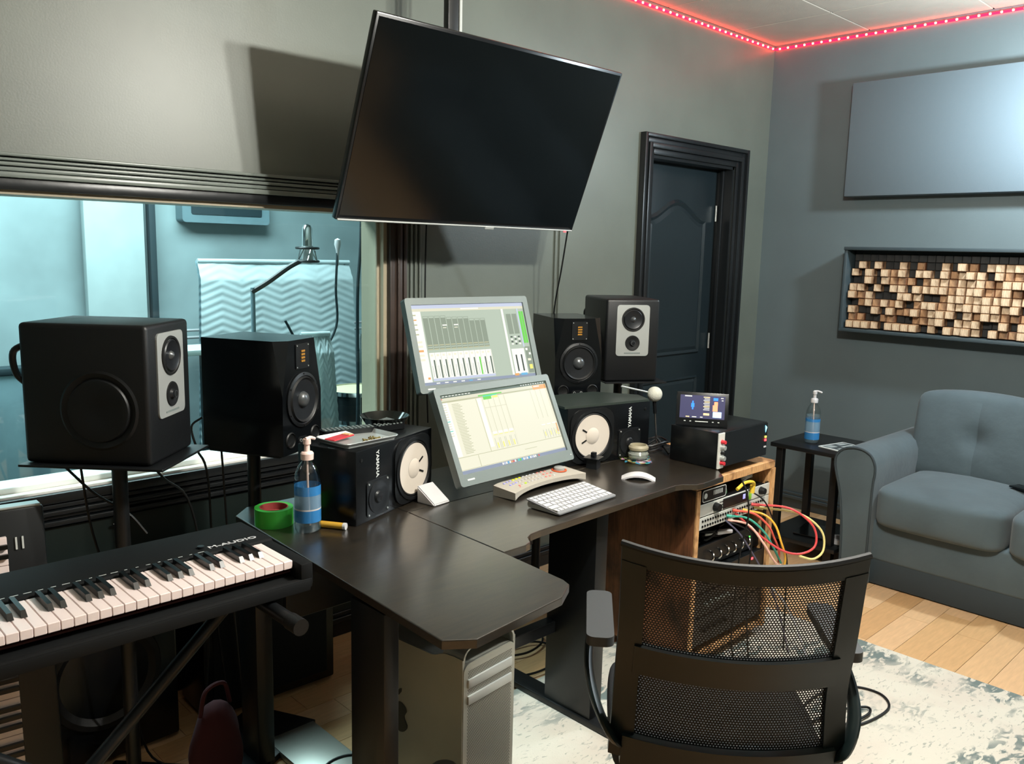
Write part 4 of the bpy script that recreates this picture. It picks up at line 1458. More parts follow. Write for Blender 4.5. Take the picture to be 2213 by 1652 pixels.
tag(b.obj('herb_crumbs', t), kind='stuff')
t = thing('paper_packet', 'flat red packet lying in the metal tray', 'packet', (1.265, 2.0, ZT + 0.010), radians(20))
MB().box((0, 0, 0.003), (0.09, 0.035, 0.004), M_redp, bev=0.001, seg=1).obj('cover', t)
MB().box((0.034, 0, 0.0055), (0.018, 0.028, 0.003), mat('tan_tip', '#c99b6c', 0.6), bev=0.001, seg=1).obj('tip', t)


def remote(label, loc, rz, L, rot2=0):
    t = thing('remote_control', label, 'remote', loc, rz, 'remote controls on the left speaker', rx=rot2)
    MB().prism(rrect(L, 0.046, 0.012), 0, 0.016, M_blk2).obj('case', t)
    o0 = MB().prism(rrect(0.008, 0.006, 0.002), 0, 0.0018, M_greyp).obj('button')
    me = o0.data
    bpy.data.objects.remove(o0)
    nb = int(L / 0.0135)
    for i in range(nb):
        for j in range(3):
            o = bpy.data.objects.new('button', me)
            C.objects.link(o)
            o.parent = t
            o.location = (-L / 2 + 0.01 + i * 0.013, -0.013 + 0.013 * j, 0.016)
    return t


remote('long black remote control leaning behind the metal tray', (1.345, 2.075, ZT + 0.001), radians(-12), 0.17)
remote('short black remote control beside the round dish', (1.470, 2.055, ZT + 0.001), radians(-2), 0.10)
t = thing('round_dish', 'shallow round black dish with a notched rim on the left white cone speaker', 'dish', (1.50, 2.115, ZT))
MB().lathe([(0, 0.002), (0.045, 0.002), (0.052, 0.006), (0.074, 0.030), (0.077, 0.030), (0.056, 0.0), (0, 0.0)], mat('smoked_dish', '#101412', 0.12), 48).obj('bowl', t)
b = MB()
for k in range(14):
    b.box((-0.03 + k * 0.004, 0.0, 0.006 + k * 0.0006), (0.002, 0.045, 0.006), M_silver)
b.obj('striker_ridges', t)

# little black tapered gadget
t = thing('knob_box', 'little black box with a flared rim before the right white cone speaker', 'gadget', (2.225, 1.88, DZ), radians(20))
b = MB()
b.lathe([(0.0, 0.0), (0.028, 0.0), (0.026, 0.032), (0.040, 0.036), (0.040, 0.039), (0, 0.039)], M_blks, 4, Matrix.Rotation(radians(45), 4, 'Z'), False)
b.obj('body', t)
MB().box((0, 0, 0.048), (0.018, 0.018, 0.018), M_blk2, bev=0.003).obj('top_knob', t)

# jar in foil
t = thing('glass_jar', 'squat glass jar with cream rim on the desk near the small screen', 'jar', (2.435, 1.845, DZ + 0.008))
MB().lathe([(0, 0.001), (0.028, 0.001), (0.036, 0.008), (0.038, 0.02), (0.030, 0.032)], M_glassj, 32).obj('bowl', t)
MB().lathe([(0.030, 0.032), (0.036, 0.036), (0.037, 0.044), (0.031, 0.052), (0.028, 0.052), (0.028, 0.034), (0, 0.033)], mat('jar_rim', '#9b937c', 0.5), 32).obj('rim', t)
t = thing('foil_wrapper', 'crumpled iridescent foil wrapper under the glass jar', 'wrapper', (2.43, 1.85, DZ + 0.001), radians(-30))
fcol = [mat('foil_' + a, c, 0.25, metal=0.5) for a, c in (('blue', '#55b9e0'), ('pink', '#e0a0c8'), ('lime', '#c2dc70'), ('white', '#dfe6e6'), ('teal', '#4fb5a8'), ('gold', '#d8c27c'))]
b = MB()
rf = random.Random(11)
N = 22
rad = [0.062 + rf.uniform(-0.012, 0.012) for _ in range(N)]
for ring_ in range(3):
    for k in range(N):
        a0, a1 = 2 * pi * k / N, 2 * pi * (k + 1) / N
        r0_, r1_ = (0.0, 0.42, 0.75)[ring_], (0.42, 0.75, 1.0)[ring_]
        z_ = [rf.uniform(0, 0.008) for _ in range(4)]
        P_ = [(rad[k] * r0_ * cos(a0), rad[k] * r0_ * sin(a0), z_[0] * 0.5), (rad[k] * r1_ * cos(a0), rad[k] * r1_ * sin(a0), z_[1]),
              (rad[(k + 1) % N] * r1_ * cos(a1), rad[(k + 1) % N] * r1_ * sin(a1), z_[2]), (rad[(k + 1) % N] * r0_ * cos(a1), rad[(k + 1) % N] * r0_ * sin(a1), z_[3] * 0.5)]
        b.add(P_, [(0, 1, 2, 3)], rf.choice(fcol))
b.obj('foil', t)

# talkback microphone with white foam ball
t = thing('desk_microphone', 'small microphone with a round white foam ball on a black desk stand', 'microphone', (2.615, 1.895, DZ))
MB().lathe([(0.0, 0.030 + 0.03)] + [(0.0285 * sin(a), 0.225 + 0.0285 * cos(a)) for a in [pi * k / 16 for k in range(1, 17)]][::-1], M_foam, 28).obj('stem_shadow') if False else None
MB().lathe([(0.0288 * sin(pi * k / 16), 0.225 - 0.0288 * cos(pi * k / 16)) for k in range(17)], M_foam, 28, TR(-0.03, 0, 0)).obj('foam_ball', t)
b = MB().cyl((-0.03, 0, 0.205), (-0.02, 0.0, 0.15), 0.008, M_blk2, 12)
b.cyl((-0.02, 0, 0.15), (0, 0, 0.01), 0.004, M_chrome, 10)
b.obj('stem', t)
b = MB().cyl((-0.05, 0.012, 0.232), (-0.17, 0.05, 0.262), 0.0035, M_silver, 10)
b.obj('boom', t)
b = MB()
for k in range(3):
    a = k * 2 * pi / 3 + 0.3
    b.cyl((0, 0, 0.05), (0.07 * cos(a), 0.07 * sin(a), 0.004), 0.0045, M_blks, 8)
b.obj('tripod_foot', t)
for k, (px_, py_, rz_, m_, lab) in enumerate(((2.60, 1.80, 20, M_redp, 'small red gadget on the dark desk beside the microphone stand'),)):
    t = thing('small_gadget', lab, 'gadget', (px_, py_, DZ), radians(rz_))
    MB().box((0, 0, 0.007), (0.045, 0.028, 0.013), m_, bev=0.003).obj('case', t)
    MB().box((0.0, 0, 0.0145), (0.02, 0.012, 0.002), M_white).obj('button', t)
t = thing('coiled_cable', 'loose heap of black cable around the desk microphone foot', 'cable', (2.60, 1.90, DZ))
b = MB()
for k in range(4):
    b.tube([((0.035 + 0.006 * k) * cos(a) * 1.3, (0.032 + 0.005 * k) * sin(a), 0.006 + 0.011 * k + 0.006 * sin(3 * a)) for a in [2 * pi * j / 10 + k for j in range(9)]], 0.0035, M_cable, 6, 3)
b.obj('coil', t)

# ================================================================== 500-SERIES STYLE ENCLOSURE ON DESK/RACK
EX0, EX1, EY0 = 2.545, 2.885, 1.585
t = thing('module_enclosure', 'black steel equipment enclosure with one white module, on the right desk end', 'audio unit', (0, 0, 0))
EZ0, EZ1 = 0.7515, 0.882
MB().box(((EX0 + EX1) / 2, EY0 + 0.10, (EZ0 + EZ1) / 2), (EX1 - EX0, 0.20, EZ1 - EZ0), M_black, bev=0.003).obj('case', t)
MB().box(((EX0 + EX1) / 2 + 0.02, EY0 - 0.001, (EZ0 + EZ1) / 2), (EX1 - EX0 - 0.045, 0.003, EZ1 - EZ0 - 0.006), M_blk2).obj('blank_panel', t)
b = MB().box((EX0 + 0.019, EY0 - 0.003, (EZ0 + EZ1) / 2), (0.037, 0.006, EZ1 - EZ0 - 0.002), M_rackw, bev=0.001, seg=1)
fp = b.obj('module_faceplate', t)
for k, (dz, m_, r_) in enumerate(((0.098, M_redp, 0.008), (0.078, M_silver, 0.010), (0.058, M_rub, 0.006), (0.040, M_silver, 0.010), (0.022, M_redp, 0.008))):
    MB().cyl((EX0 + 0.019, EY0 - 0.006, EZ0 + dz), (EX0 + 0.019, EY0 - 0.022, EZ0 + dz), r_, m_, 16, r_ * 0.8).obj('knob', fp)
MB().add([(EX1 - 0.022, EY0 - 0.004, 0.872), (EX1 - 0.008, EY0 - 0.004, 0.862), (EX1 - 0.018, EY0 - 0.004, 0.842)], [(0, 2, 1)], M_ledblue).obj('blue_indicator', t)
MB().box((EX1 - 0.015, EY0 - 0.004, 0.826), (0.010, 0.003, 0.007), mat('led_yellow', (0.8, 0.7, 0.1, 1), emit=1.2)).obj('yellow_indicator', t)
MB().box((EX1 - 0.015, EY0 - 0.004, 0.814), (0.010, 0.003, 0.009), M_ledred).obj('red_indicator', t)
MB().box((EX1 - 0.016, EY0 - 0.004, 0.788), (0.014, 0.003, 0.005), M_white).obj('name_plate', t)

# small meter display standing on the enclosure
t = thing('meter_display', 'small screen with blue and orange level meters on top of the black enclosure', 'meter', (2.590, 1.685, EZ1 + 0.001), radians(-57), rx=0)
TT = Matrix.Rotation(radians(-12), 4, 'X')
b = MB().box((0, 0, 0.062), (0.186, 0.014, 0.122), M_blk2, T=TR(0, 0.01, 0) @ TT, bev=0.003)
b.obj('case', t)
b = MB().box((0, 0.030, 0.004), (0.12, 0.06, 0.006), M_blk2)
b.obj('foot', t)
scr = dict(bg=mat('scr_navy', '#2b2b48', emit=0.8), w=UI['white'], b=mat('scr_blue', '#2468e8', emit=1.4), o=mat('scr_orange', '#ee7f5c', emit=1.2), c=mat('scr_cyan', '#9fc8f0', emit=1.1), y=mat('scr_amber', '#e8c080', emit=1.0))
rc = [(0, 0, 1, 1, scr['bg']), (0.10, 0.02, 0.26, 0.07, scr['w']), (0.27, 0.25, 0.30, 0.62, scr['b']), (0.25, 0.35, 0.32, 0.52, scr['b'])]
for k in range(9):
    rc.append((0.52 + 0.02 * (k % 2), 0.05 + k * 0.068, 0.66 + 0.03 * ((k * 3) % 3), 0.085 + k * 0.068, scr['w'] if k % 3 else scr['y']))
rc += [(0.53, 0.76, 0.66, 0.85, scr['y']), (0.76, 0.25, 0.84, 0.66, scr['o']), (0.73, 0.40, 0.76, 0.66, scr['o']), (0.74, 0.08, 0.84, 0.2, scr['b']), (0.74, 0.68, 0.93, 0.93, scr['c']), (0.90, 0.06, 0.96, 0.10, scr['w']), (0.92, 0.16, 0.96, 0.20, scr['w']),
       (0.14, 0.92, 0.22, 0.96, scr['y']), (0.28, 0.92, 0.38, 0.96, scr['w']), (0.46, 0.92, 0.52, 0.96, scr['w'])]
d = display(t, 0.160, 0.084, rc)
o = d.obj('display', t)
o.matrix_local = TR(0, 0.010, 0) @ TT @ TR(0, -0.0074, 0.070)
b = MB()
for k in range(7):
    b.box((-0.06 + k * 0.02, -0.0076, 0.017), (0.006 if k != 3 else 0.034, 0.001, 0.003), M_silvpaint, T=TR(0, 0.010, 0) @ TT)
b.obj('button_marks', t)

# ================================================================== WOODEN RACK
RX0, RX1, RY0, RY1, RZ1 = 2.425, 2.955, 1.58, 2.02, 0.7225
t = thing('equipment_rack', 'burnt wood equipment rack standing right of the desk, cables spilling out', 'rack')
TK = 0.022
tag(MB().box((RX0 + TK / 2, (RY0 + RY1) / 2 + 0.002, 0.05 + (RZ1 - 0.05 - 0.028) / 2), (TK, RY1 - RY0 - 0.004, RZ1 - 0.05 - 0.028), M_rackside, bev=0.001, seg=1).obj('side_panel', t), 'dark scorched brown side panel')
MB().box((RX1 - TK / 2, (RY0 + RY1) / 2 + 0.002, 0.05 + (RZ1 - 0.05 - 0.028) / 2), (TK, RY1 - RY0 - 0.004, RZ1 - 0.05 - 0.028), M_rackedge, bev=0.001, seg=1).obj('side_panel', t)
for x in (RX0 + TK / 2, RX1 - TK / 2):
    MB().box((x, RY0 - 0.001, 0.05 + (RZ1 - 0.078) / 2), (TK, 0.006, RZ1 - 0.08), M_rackedge).obj('edge_strip', t)
tag(MB().box(((RX0 + RX1) / 2, (RY0 + RY1) / 2, RZ1 - 0.014), (RX1 - RX0, RY1 - RY0, 0.028), M_rackedge, bev=0.001, seg=1).obj('top_board', t), 'pale scorched top board')
MB().box(((RX0 + RX1) / 2, (RY0 + RY1) / 2, 0.06), (RX1 - RX0 - 2 * TK, RY1 - RY0 - 0.01, 0.02), M_rackedge).obj('bottom_board', t)
MB().box(((RX0 + RX1) / 2, RY1 - 0.005, RZ1 / 2 + 0.02), (RX1 - RX0 - 2 * TK, 0.008, RZ1 - 0.09), M_blk2).obj('rear_board', t)
for sx in (RX0 + 0.05, RX1 - 0.05):
    for sy in (RY0 + 0.05, RY1 - 0.05):
        b = MB().cyl((sx - 0.012, sy, 0.0285), (sx + 0.012, sy, 0.0285), 0.0195, M_rub, 16)
        b.box((sx, sy, 0.047), (0.03, 0.03, 0.008), M_silver)
        b.obj('caster', t)
b = MB()
for x in (RX0 + TK + 0.009, RX1 - TK - 0.009):
    b.box((x, RY0 + 0.012, 0.36), (0.018, 0.004, 0.56), M_blks)
b.obj('rack_rail', t)

IX0, IX1 = RX0 + TK + 0.001, RX1 - TK - 0.001
IW = IX1 - IX0
IXC = (IX0 + IX1) / 2


def rack_unit(name, label, z0, z1, facem, depth=0.25, cat='audio unit', yoff=0.0):
    t = thing(name, label, cat, (IXC, RY0 + 0.006 + yoff, z0))
    hh = z1 - z0
    MB().box((0, 0.006 + depth / 2, hh / 2), (IW - 0.04, depth, hh - 0.004), M_blk2).obj('chassis', t)
    MB().box((0, 0.001, hh / 2), (IW, 0.005, hh - 0.002), facem, bev=0.0008, seg=1).obj('faceplate', t)
    return t


t = rack_unit('audio_interface', 'white rack unit with a black display window, second down in the wooden rack', 0.590, 0.636, M_rackw)
MB().box((0.0, -0.002, 0.023), (0.17, 0.003, 0.038), M_blk2, bev=0.001, seg=1).obj('display_window', t)
MB().cyl((-0.135, -0.002, 0.023), (-0.135, -0.022, 0.023), 0.017, M_rub, 20, 0.014).obj('volume_knob', t)
MB().cyl((0.175, -0.002, 0.026), (0.175, -0.022, 0.026), 0.015, M_rub, 20, 0.012).obj('headphone_knob', t)
MB().box((0.055, -0.0038, 0.026), (0.016, 0.001, 0.018), mat('icon_violet', '#9a9ae0', emit=0.9)).obj('display_icon', t)
b = MB()
for k in range(3):
    for j in range(3):
        b.box((-0.105 + k * 0.008, -0.002, 0.012 + j * 0.011), (0.004, 0.002, 0.004), M_jack)
b.obj('small_button', t)
MB().box((0.10, -0.002, 0.023), (0.018, 0.004, 0.036), mat('green_sticker', '#86c93c', 0.5), bev=0.001, seg=1).obj('green_switch', t)
t = rack_unit('patch_bay', 'white patch bay with two rows of black jacks below the audio interface', 0.542, 0.588, M_rackw)
jo = MB().lathe([(0.0046, 0), (0.0046, 0.0025), (0.003, 0.003), (0.003, 0.001), (0, 0.001)], M_jack, 10, OUT).obj('jack')
jme = jo.data
bpy.data.objects.remove(jo)
for k in range(26):
    for j in range(2):
        o = bpy.data.objects.new('jack', jme)
        C.objects.link(o)
        o.parent = t
        o.location = (-IW / 2 + 0.030 + k * 0.0163, -0.002, 0.013 + 0.019 * j)
t = thing('small_preamp', 'small rounded black box with pale lettering bars, topmost in the wooden rack', 'audio unit', (2.545, RY0 + 0.005, 0.664), radians(0))
MB().prism(rrect(0.15, 0.044, 0.010), 0, 0.14, M_blks, TR(0, 0.14, 0) @ FACE).obj('case', t)
po, pi2 = rrect(0.15, 0.044, 0.010), rrect(0.144, 0.038, 0.008)
b = MB()
n = len(po)
b.add([(x, z, 0.0012) for x, z in po] + [(x, z, 0.0012) for x, z in pi2], [(i, (i + 1) % n, n + (i + 1) % n, n + i) for i in range(n)], M_silvpaint, False, FACE)
for k in range(7):
    b.box((-0.005 + k * 0.009, -0.0012, 0.004), (0.0025, 0.001, 0.016), M_silvpaint)
b.prism(circ(0.010, 16), 0, 0.0015, M_silvpaint, TR(-0.055, 0, 0) @ FACE)
b.obj('front_print', t)
t = thing('connector_row', 'silver and green plug connectors resting on the white interface', 'connectors', (2.61, RY0 + 0.03, 0.6365))
MB().box((0, 0.03, 0.009), (0.12, 0.06, 0.017), M_silver, bev=0.003).obj('block', t)
b = MB()
for k in range(5):
    b.lathe([(0.008, 0), (0.008, 0.004), (0.004, 0.003)], M_ctl if k % 2 else mat('plug_green', '#3c7a52', 0.4), 12, TR(-0.046 + k * 0.023, 0, 0.009) @ OUT)
b.obj('plug', t)
t = rack_unit('power_unit', 'black rack unit with silver switch handles, half way down the wooden rack', 0.375, 0.462, M_blk2, 0.3, yoff=0.03)
for k in range(6):
    MB().tube([(-0.12 + k * 0.05, -0.002, 0.02), (-0.118 + k * 0.05, -0.022, 0.03), (-0.11 + k * 0.05, -0.022, 0.05), (-0.105 + k * 0.05, -0.002, 0.058)], 0.004, M_chrome, 8, 3).obj('switch_handle', t)
MB().box((0.17, -0.003, 0.05), (0.006, 0.002, 0.006), M_ledgrn).obj('green_light', t)
for k, (z0, z1, lab) in enumerate(((0.30, 0.372, 'black rack unit with one red light behind the chair mesh, left light'),
                                   (0.21, 0.297, 'black rack unit with pale knobs behind the chair mesh'),
                                   (0.10, 0.207, 'lowest plain black rack unit in the wooden rack'))):
    t = rack_unit('rack_processor', lab, z0, z1, M_blk2, 0.3, yoff=0.002)
    b = MB()
    for j in range(5):
        b.cyl((-0.16 + j * 0.035, -0.002, (z1 - z0) / 2), (-0.16 + j * 0.035, -0.014, (z1 - z0) / 2), 0.008, M_greyp if k == 1 else M_rub, 12)
    b.obj('knob', t)
    if k == 0:
        b = MB()
        b.box((-0.02, -0.003, 0.045), (0.010, 0.002, 0.006), M_ledred)
        b.box((0.15, -0.003, 0.05), (0.012, 0.002, 0.008), M_ledred)
        b.obj('red_light', t)
    if k == 1:
        b = MB()
        for j in range(6):
            b.box((0.03 + (j % 2) * 0.014, -0.003, 0.025 + (j // 2) * 0.014), (0.006, 0.002, 0.005), M_silvpaint)
        b.obj('button_cluster', t)

# patch cables
PC = [('red', '#d84a4c', 'thick red patch cable looping far right out of the wooden rack', [(2.80, 1.578, 0.575), (2.88, 1.47, 0.57), (2.935, 1.40, 0.51), (2.93, 1.38, 0.44), (2.87, 1.40, 0.415), (2.80, 1.44, 0.43), (2.73, 1.50, 0.49), (2.68, 1.578, 0.566)]),
      ('cream', '#e0d28a', 'cream yellow patch cable looping outermost beside the red one', [(2.82, 1.578, 0.56), (2.91, 1.45, 0.55), (2.965, 1.38, 0.49), (2.955, 1.36, 0.42), (2.90, 1.37, 0.395), (2.85, 1.40, 0.41)]),
      ('orange', '#e8ae3c', 'short orange patch cable bending down from the patch bay', [(2.74, 1.578, 0.565), (2.78, 1.52, 0.555), (2.80, 1.48, 0.52), (2.80, 1.45, 0.46), (2.82, 1.44, 0.40), (2.82, 1.45, 0.36), (2.80, 1.50, 0.345)]),
      ('white_red', '#f0b9a8', 'pale pink patch cable hanging lowest in a loop before the rack', [(2.64, 1.578, 0.548), (2.68, 1.52, 0.535), (2.71, 1.47, 0.47), (2.75, 1.45, 0.405), (2.80, 1.45, 0.37), (2.825, 1.46, 0.365)]),
      ('teal', '#3fa08c', 'teal green patch cable sloping down between the pink and red cables', [(2.63, 1.578, 0.565), (2.69, 1.53, 0.555), (2.745, 1.49, 0.50), (2.79, 1.47, 0.43), (2.83, 1.46, 0.37)]),
      ('coral', '#e8604f', 'coral red patch cable crossing the middle of the patch bay', [(2.67, 1.578, 0.578), (2.73, 1.53, 0.565), (2.77, 1.49, 0.52), (2.80, 1.48, 0.47), (2.825, 1.47, 0.42), (2.83, 1.47, 0.37)])]
for nm, c, lab, pts in PC:
    t = thing('patch_cable', lab, 'cable')
    MB().tube(pts, 0.0041, mat('cable_' + nm, c, 0.4), 8, 6).obj('cord', t)
    p0 = Vector(pts[0])
    MB().cyl(tuple(p0 + Vector((0, 0.004, 0))), tuple(p0 + (Vector(pts[1]) - p0) * 0.2), 0.0062, mat('cable_' + nm, c, 0.4), 10).obj('plug', t)
t = thing('yellow_cable', 'yellow cable with moulded plug draped at the top of the rack', 'cable')
MB().tube([(2.62, 1.54, 0.675), (2.67, 1.54, 0.690), (2.72, 1.54, 0.685), (2.745, 1.545, 0.67), (2.745, 1.55, 0.65)], 0.006, mat('cable_yellow', '#e6c340', 0.4), 8).obj('cord', t)
MB().cyl((2.745, 1.55, 0.665), (2.745, 1.552, 0.637), 0.0095, mat('cable_yellow', '#e6c340', 0.4), 12).obj('plug', t)
t = thing('grey_cable_bundle', 'grey ribbed cable bundle inside the rack top, right of the yellow cable', 'cable')
b = MB()
for k in range(4):
    b.tube([(2.755, 1.60 + 0.004 * k, 0.668 + 0.006 * k), (2.79, 1.60, 0.674 + 0.006 * k), (2.84, 1.61, 0.670 + 0.007 * k)], 0.003, M_silver, 6)
b.obj('strand', t)
for lab, pts, m_ in (('thin black cable hanging from the desk corner down before the rack', [(2.585, 1.50, 0.718), (2.62, 1.50, 0.67), (2.64, 1.50, 0.58), (2.60, 1.50, 0.45), (2.585, 1.50, 0.30), (2.58, 1.50, 0.12), (2.60, 1.48, 0.012)], M_cable),
                     ('black cable bending out of the patch bay middle and down', [(2.62, 1.575, 0.548), (2.66, 1.54, 0.53), (2.70, 1.52, 0.50), (2.71, 1.52, 0.42), (2.70, 1.52, 0.25), (2.71, 1.5, 0.012)], M_cable),
                     ('grey violet cable slanting across the rack opening', [(2.615, 1.575, 0.552), (2.66, 1.54, 0.50), (2.72, 1.52, 0.42), (2.78, 1.50, 0.33), (2.84, 1.47, 0.2), (2.88, 1.43, 0.012)], mat('cable_violet', '#5d5a70', 0.4)),
                     ('black cable arching from the interface over the coloured cables to the floor', [(2.76, 1.575, 0.64), (2.80, 1.53, 0.60), (2.83, 1.50, 0.52), (2.86, 1.47, 0.43), (2.88, 1.46, 0.34), (2.885, 1.46, 0.2), (2.88, 1.45, 0.012)], M_cable),
                     ('white thin cable hanging to the rug seen through the chair mesh', [(2.80, 1.52, 0.30), (2.86, 1.46, 0.22), (2.90, 1.42, 0.12), (2.88, 1.35, 0.012), (2.84, 1.28, 0.012)], mat('cable_pale', '#b9b9c4', 0.4))):
    t = thing('rack_lead', lab, 'cable')
    MB().tube(pts, 0.0032, m_, 6).obj('cord', t)
t = thing('cable_tangle', 'tangle of shiny black cables lying on the black unit inside the rack', 'cable', (2.60, 1.66, 0.4635))
b = MB()
rf = random.Random(5)
for k in range(9):
    b.tube([(-0.13 + rf.uniform(0, 0.06) + 0.05 * j, -0.04 + rf.uniform(0, 0.09), 0.006 + rf.uniform(0, 0.028)) for j in range(5)], 0.0045, M_cable, 6, 4)
tag(b.obj('strand', t), kind='stuff')
t = thing('white_adapter', 'small pale adapter lying among the black cables in the rack', 'adapter', (2.68, 1.62, 0.476), radians(-20))
MB().box((0, 0, 0.008), (0.07, 0.022, 0.014), M_white, bev=0.003).obj('case', t)
MB().box((-0.06, 0, 0.006), (0.05, 0.008, 0.008), M_silver).obj('tail', t)

# ================================================================== COMPUTER TOWER
t = thing('computer_tower', 'silver aluminium computer tower with perforated front under the desk wing', 'computer', (1.372, 1.712, 0.0), radians(6.5))
tw, td, thh = 0.206, 0.42, 0.511
bz0, bz1 = 0.035, 0.466
MB().box((0, 0, (bz0 + bz1) / 2), (tw - 0.012, td - 0.02, bz1 - bz0), M_alu, bev=0.002).obj('case', t)
# side sheets that rise into the front and rear handles (an arch along the top)
for sx in (-1, 1):
    pr2 = [(-td / 2, bz0), (td / 2, bz0)]
    h2 = td / 2
    curve = [(0.0, 0.486), (0.030, 0.488), (0.060, 0.486), (0.078, 0.480), (0.092, 0.473), (0.108, 0.468)]
    pr2 += [(h2 - a, z) for a, z in curve] + [(-h2 + a, z) for a, z in curve[::-1]]
    XT = Matrix(((0, 0, 1, 0), (1, 0, 0, 0), (0, 1, 0, 0), (0, 0, 0, 1)))
    MB().prism(pr2, sx * (tw / 2 - 0.003) - 0.003, sx * (tw / 2 - 0.003) + 0.003, M_alu, XT).obj('side_sheet', t)
MB().box((0, 0, 0.4665), (tw - 0.013, td - 0.02, 0.004), M_alu).obj('top_sheet', t)


def handle(y_, nm, z_lo, z_hi, up_):
    """rounded rectangular hoop across the width"""
    b = MB()
    pr = rrect(tw, 0.06 if True else 0, 0.03, 8)
    r = 0.028
    pts = [(-tw / 2 + 0.003, z_lo)]
    for k in range(9):
        a = radians(180 - 90 * k / 8)
        pts.append((-tw / 2 + 0.003 + r + r * cos(a), z_hi - r + r * sin(a)))
    for k in range(9):
        a = radians(90 - 90 * k / 8)
        pts.append((tw / 2 - 0.003 - r + r * cos(a), z_hi - r + r * sin(a)))
    pts.append((tw / 2 - 0.003, z_lo))
    n = len(pts)
    vs = []
    for (x, z) in pts:
        cx2, cz2 = 0, z_lo
        l = math.hypot(x, (z - z_lo)) or 1
        ox, oz = x / l * 0.006, (z - z_lo) / l * 0.006
        vs += [(x, y_ - 0.035, z), (x, y_ + 0.035, z), (x - ox, y_ + 0.035, z - oz), (x - ox, y_ - 0.035, z - oz)]
    fs = []
    for i in range(n - 1):
        a = i * 4
        for q in range(4):
            q2 = (q + 1) % 4
            fs.append((a + q, a + q2, a + 4 + q2, a + 4 + q))
    b.add(vs, fs, M_alu, False)
    b.obj(nm, t)


handle(-td / 2 + 0.035, 'front_handle', 0.47, 0.511, 1)
handle(td / 2 - 0.035, 'rear_handle', 0.47, 0.511, 1)
for z in (0.0,):
    b = MB()
    for s in (-1, 1):
        b.box((0, s * (td / 2 - 0.04), 0.0175), (tw - 0.02, 0.06, 0.034), M_alu, bev=0.006)
    b.obj('lower_handle', t)
# front grille: plate with drilled holes, two drive slots
yf = -td / 2 - 0.001
b = MB()
gw, gz0, gz1 = tw - 0.022, 0.04, 0.466
b.prism(rrect(tw - 0.006, gz1 - gz0 + 0.014, 0.024, 6, 0, (gz0 + gz1) / 2), 0, 0.003, M_alu, TR(0, yf + 0.002, 0) @ FACE)
fpnl = b.obj('front_panel', t)
b = MB()
pitch_ = 0.0052
zi = gz0 + 0.01
rowi = 0
while zi < gz1 - 0.014:
    off = 0.5 * pitch_ * (rowi % 2)
    k = -int(gw / 2 / pitch_) + 1
    while k * pitch_ + off < gw / 2 - 0.006:
        x = k * pitch_ + off
        k += 1
        if (0.405 < zi < 0.432) or (0.360 < zi < 0.387) or x < -gw / 2 + 0.006:
            continue
        b.add([(x + 0.0016 * cos(a), zi + 0.0016 * sin(a), 0.0033) for a in [pi / 3 * q for q in range(6)]], [tuple(range(6))], M_jack, False, TR(0, yf + 0.002, 0) @ FACE)
    zi += pitch_ * 0.866
    rowi += 1
tag(b.obj('perforation', fpnl), kind='stuff')
for z in (0.4185, 0.3735):
    MB().box((0, yf - 0.003, z), (gw - 0.012, 0.006, 0.024), M_silver, bev=0.002).obj('drive_slot', fpnl)
b = MB().prism(rrect(0.010, 0.022, 0.004, 3, -0.075, 0.085), 0, 0.004, M_white, TR(0, yf, 0) @ FACE)
b.obj('front_port', fpnl)
# dark fruit emblem on the side sheet, as printed on the machine
b = MB()
em = []
for k in range(40):
    a = 2 * pi * k / 40
    r = 0.046 * (1 + 0.05 * cos(2 * a) - 0.04 * cos(4 * a))
    yy, zz = r * cos(a), r * sin(a) * 1.05
    if abs(yy) < 0.014:
        zz -= math.copysign(0.007 * (1 - abs(yy) / 0.014), zz)
    d2_ = math.hypot(yy - 0.054, zz - 0.004)
    if d2_ < 0.024:
        yy -= (0.024 - d2_) * 0.95
    em.append((yy, zz))
SXT = TR(-tw / 2 - 0.0006, 0.03, 0.25) @ Matrix.Rotation(radians(-90), 4, 'Z') @ FACE
M_emb = mat('emblem_grey', '#4c4d46', 0.35, metal=0.6)
b.prism(em, 0, 0.0012, M_emb, SXT)
lf = [(0.0, 0.058), (0.004, 0.070), (0.014, 0.082), (0.021, 0.084), (0.020, 0.074), (0.011, 0.062)]
b.prism(lf, 0, 0.0012, M_emb, SXT)
b.obj('side_emblem', t)

# steel flask whose lid is seen at the bottom edge
t = thing('steel_flask', 'steel flask with round chrome lid before the computer tower', 'flask', (1.195, 1.44, 0.0))
MB().lathe([(0, 0), (0.036, 0), (0.038, 0.006), (0.038, 0.22), (0.033, 0.24)], M_alu, 32).obj('body', t)
MB().lathe([(0.034, 0.24), (0.036, 0.243), (0.036, 0.262), (0.032, 0.267), (0.015, 0.266), (0.013, 0.262)], M_chrome, 32).obj('lid', t)
MB().lathe([(0.013, 0.262), (0, 0.262)], M_jack, 24).obj('spout', t)

